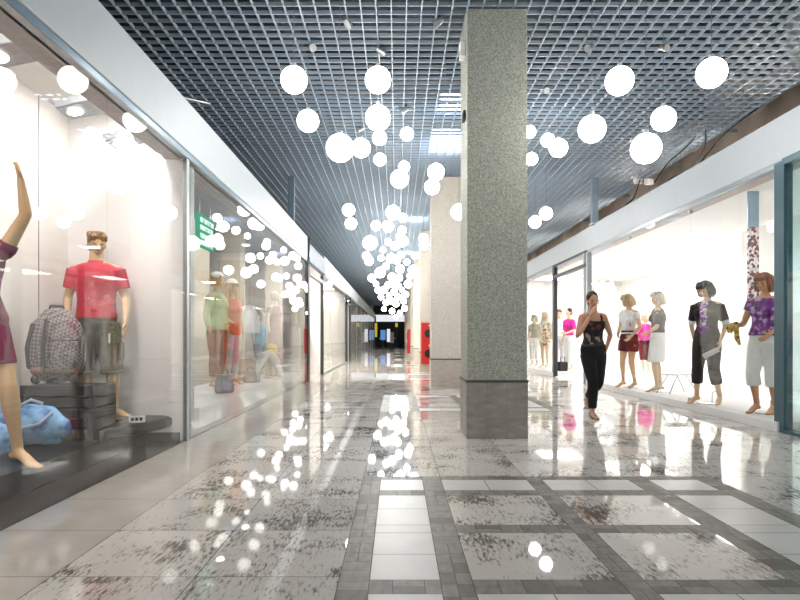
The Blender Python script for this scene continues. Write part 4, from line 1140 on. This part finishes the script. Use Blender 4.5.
# hanging shirt
hs = thing('hanging_shirt', 'white short sleeved shirt hanging on a hanger in the second left window', 'shirt', at(249.5, 305, 11.1), R(30))
b = MB()
b.tube([(0, 0, -.52), (0, 0, -.3), (0, 0, -.08), (0, 0, -.01)], [(.20, .06), (.19, .06), (.20, .05), (.09, .045)], side=(1, 0, 0), seg=20, round_=False)
b.tube([(-.12, 0, -.05), (-.26, 0, -.2)], [(.07, .05), (.085, .05)], side=(0, 1, 0), round_=False).tube([(.12, 0, -.05), (.26, 0, -.2)], [(.07, .05), (.085, .05)], side=(0, 1, 0), round_=False)
b.blob('shirt', 'whitecloth', hs, .01, 3)
MB().tube([(-.17, 0, -.06), (0, 0, .03), (.17, 0, -.06)], .008).tube([(0, 0, .02), (0, 0, .1)], .005).build('hanger', 'metal', hs)
MB().tube([(0, 0, .1), (0, 0, 3.09 - hs.location.z)], .003).build('wire', 'cord', hs)

# bags and boxes in the second window
def bag(name, label, cat, px, pyb, Y, w_, d_, h_, m, rz=0, handle='strap', z=None):
    p = at(px, pyb, Y); p.z = z if z is not None else Zs
    t = thing(name, label, cat, p, rz)
    b = MB(); b.tube([(0, 0, .01), (0, 0, h_ * .15), (0, 0, h_ * .6), (0, 0, h_ * .95), (0, 0, h_)], [(w_ * .42, d_ * .42), (w_ * .5, d_ * .5), (w_ * .47, d_ * .45), (w_ * .4, d_ * .25), (w_ * .36, d_ * .12)], side=(1, 0, 0), seg=24, round_=False)
    b.blob('body', m, t, .009, 2)
    if handle:
        for sg in (-1, 1): MB().tube([(-w_ * .2, sg * d_ * .12, h_ * .95), (-w_ * .15, sg * d_ * .15, h_ * 1.25), (w_ * .15, sg * d_ * .15, h_ * 1.25), (w_ * .2, sg * d_ * .12, h_ * .95)], .009, seg=8).build('handle', handle, t, smooth=True)
    return t
t = bag('handbag', 'slate grey tote bag standing in front of the green jacketed mannequin', 'bag', 224.5, 393, 8.6, .28, .16, .27, 'greybag', R(20))
MB().box(-.03, .09, -.092, -.086, .06, .2).build('pocket', 'paleblue', t)
t = bag('handbag', 'brown leather bag in front of the tan box in the second left window', 'bag', 250, 382, 10.6, .26, .15, .22, 'brownbag', R(30))
bx = tag(MB().box(-.22, .22, -.12, .12, 0, .42).build('carton', 'tanbag', bevel=.01, loc=at(243, 0, 11.2) * Vector((1, 1, 0)) + Vector((0, 0, Zs))), 'tan cardboard box behind the brown bag', 'box')
bt = thing('bottle', 'pale blue bottle beside the brown bag in the second left window', 'bottle', at(257.5, 0, 10.9) * Vector((1, 1, 0)) + Vector((0, 0, Zs)))
MB().tube([(0, 0, 0), (0, 0, .13), (0, 0, .17), (0, 0, .19)], [.05, .05, .02, .02], seg=16, round_=False).build('body', 'paleblue', bt, smooth=True); MB().tube([(0, 0, .19), (0, 0, .215)], .024, seg=14, round_=False).build('cap', 'white', bt)
ut = thing('folded_trousers', 'white trousers bent over a stand like an upturned U', 'trousers', at(267.5, 0, 11.75) * Vector((1, 1, 0)) + Vector((0, 0, Zs + .02)), R(25))
b = MB(); b.tube([(-.26, 0, .05), (-.17, 0, .25), (-.06, 0, .44), (.05, 0, .48), (.15, 0, .36), (.26, -.02, .05)], [.06, .075, .085, .085, .08, .06], seg=14)
b.blob('cloth', 'whitecloth', ut, .01, 3); MB().tube([(0, 0, 0), (0, 0, .40)], .02).build('post', 'metal', ut); MB().tube([(0, 0, 0), (0, 0, .012)], .1, seg=20, round_=False).build('base', 'metal', ut)
hb = thing('sun_hat', 'bright yellow hat on a khaki stand at the end of the second left window', 'hat', at(271.5, 356, 12.3), R(20))
b = MB(); b.ball((0, 0, .12), (.13, .13, .14)); b.ball((0, 0, .05), (.19, .19, .018)); b.blob('hat', 'yellow', hb, .01, 2)
MB().tube([(0, 0, .02), (0, 0, -(hb.location.z - Zs) + .02)], [.05, .11], round_=False).build('stand', 'khaki', hb)

# crate, backpack and blue bag in the first window
cr = thing('crate', 'dark brown planked display crate carrying the grey backpack', 'crate', (-2.89, 5.30, .177))
b = MB()
for i in range(5): b.box(-.31, .31, -.2, .2, .002 + i * .093, .090 + i * .093)
b.build('planks', 'crate', cr, bevel=.004)
b = MB()
for sx in (-1, 1):
    for sy in (-1, 1): b.box(sx * .29 - .02, sx * .29 + .02, sy * .19 - .02, sy * .19 + .02, 0, .468)
b.build('corner_post', 'blackmatt', cr)
bp = thing('backpack', 'grey checked backpack with front pocket standing on the dark crate', 'backpack', (-3.0, 5.29, .70), R(16))
b = MB(); b.tube([(0, 0, .06), (0, 0, .16), (0, 0, .36), (0, 0, .48), (0, 0, .55)], [(.21, .11), (.235, .135), (.225, .13), (.19, .11), (.13, .07)], side=(1, 0, 0), seg=28)
b.blob('body', 'backpack', bp, .01, 2)
b = MB(); b.tube([(.09, -.13, .12), (.09, -.14, .2), (.09, -.125, .31)], [(.115, .05), (.12, .055), (.11, .04)], side=(1, 0, 0), seg=20); b.blob('front_pocket', 'backpack', bp, .01, 2)
b = MB()
for zz, xx in ((.33, .12), (.20, .12)): b.tube([(-.02, -.165, zz), (xx, -.19, zz), (.2, -.155, zz)], .008, seg=6)
b.build('zip', 'strap', bp)
b = MB(); b.tube([(-.05, -.125, .5), (-.07, -.15, .3), (-.07, -.145, .08)], .018, seg=8); b.tube([(-.17, -.07, .46), (-.21, -.075, .26), (-.2, -.06, .1)], .02, seg=8); b.build('strap', 'strap', bp, smooth=True)
MB().tube([(-.06, 0, .57), (-.05, 0, .63), (.05, 0, .63), (.06, 0, .57)], .013, seg=8).build('handle', 'strap', bp, smooth=True)
MB().tube([(-.15, 0, .07), (0, -.0, .065), (.15, 0, .07)], [(.125, .05)] * 3, side=(0, 1, 0), seg=16).build('bottom_panel', 'brownbag', bp, smooth=True)
for xx in (-.15, .0, .15): MB().ball((xx, -.05, -.01), .04).build('foot', 'strap', bp, smooth=True)
bb = thing('duffel_bag', 'shiny light blue crumpled bag lying in front of the dark crate', 'bag', (-2.95, 4.83, .177), R(12))
rn = random.Random(4); b = MB(); b.tube([(-.24, 0, .15), (-.16, 0, .165), (0, 0, .18), (.14, 0, .17), (.2, 0, .15)], [.10, .145, .165, .15, .10], seg=22)
for i in range(26):
    a = rn.uniform(0, 6.28); u = rn.uniform(-.2, .18); b.tube([(u, .13 * math.cos(a), .17 + .13 * math.sin(a)), (u + rn.uniform(-.06, .06), .14 * math.cos(a + .5), .17 + .14 * math.sin(a + .5))], [.03, .024], seg=8)
b.blob('body', 'bluebag', bb, .009, 2)
b = MB(); b.tube([(-.1, -.165, .2), (0, -.19, .17), (.12, -.165, .2), (.19, -.1, .28)], .013, seg=8); b.tube([(-.05, -.06, .34), (.02, -.05, .38), (.1, -.05, .35)], .013, seg=8); b.build('strap', 'paleblue', bb, smooth=True)
nb = thing('duffel_bag', 'second blue bag partly cut off by the left picture edge', 'bag', (-3.0, 4.2, .177), R(20))
b = MB(); b.tube([(-.2, 0, .15), (0, 0, .18), (.2, 0, .15)], [.12, .16, .11], seg=20); b.blob('body', 'bluebag', nb, .01, 2)
MB().tube([(-.1, -.14, .22), (0, -.2, .2), (.1, -.14, .22)], .013, seg=8).build('strap', 'paleblue', nb, smooth=True)
ps = thing('price_sign', 'small dark framed price sign on the slab at the mannequin feet', 'sign', (-2.37, 5.47, .281), R(20))
MB().box(-.07, .07, -.012, .012, 0, .06).build('plate', 'white', ps)
b = MB()
for i in range(3): b.box(-.05 + i * .035, -.025 + i * .035, -.014, -.012, .015, .045)
b.build('marks', 'black', ps); MB().box(-.076, .076, -.008, .016, -.001, .006).build('base', 'black', ps)

# right shop: mosaic banner, small table
mo = thing('mosaic_banner', 'narrow hanging banner in red and grey mosaic behind the auburn mannequin', 'banner', at(753, 250, 9.2))
MB().box(-.085, .085, -.012, .012, -.95, .35).build('cloth', 'mosaic', mo); MB().box(-.085, .085, -.011, .011, .35, .93).build('upper_panel', 'reveal', mo)
MB().box(-.1, .1, -.018, .018, -.98, -.95).build('weight_bar', 'metal', mo); MB().tube([(0, 0, .93), (0, 0, 3.29 - mo.location.z)], .004).build('wire', 'cord', mo)
tb = thing('display_stool', 'white low folding stool with slanting legs on the right window floor', 'stool', feet_on(10.2, 677, Zp), R(20))
MB().box(-.2, .2, -.14, .14, .30, .33).build('seat', 'white', tb, bevel=.01)
for sx in (-1, 1):
    for sy in (-1, 1): MB().tube([(sx * .1, sy * .1, .30), (sx * .3, sy * .14, .012)], .012, seg=8).build('leg', 'metal', tb)

# ------------------------------------------------------------------ camera, air, view
cd = bpy.data.cameras.new('camera'); co = bpy.data.objects.new('camera', cd); C.objects.link(co)
co.location = (0, 0, H); co.rotation_euler = (R(90), 0, 0)
cd.sensor_fit = 'HORIZONTAL'; cd.sensor_width = 36; cd.lens = F / 800 * 36
cd.shift_x = (400 - VX) / 800; cd.shift_y = (VY - 300) / 800
cd.clip_start = .05; cd.clip_end = 300
S.camera = co
wd = bpy.data.worlds.new('world'); S.world = wd; wd.use_nodes = True
bg = wd.node_tree.nodes['Background']; bg.inputs['Color'].default_value = (.93, .96, 1, 1); bg.inputs['Strength'].default_value = .85
S.view_settings.view_transform = 'Standard'; S.view_settings.look = 'None'; S.view_settings.gamma = 1
S.view_settings.exposure = 0.3
S.view_settings.use_curve_mapping = False
S.cycles.use_denoising = True
S.cycles.max_bounces = 10; S.cycles.transparent_max_bounces = 24; S.cycles.glossy_bounces = 5; S.cycles.diffuse_bounces = 4
S.cycles.sample_clamp_indirect = 6
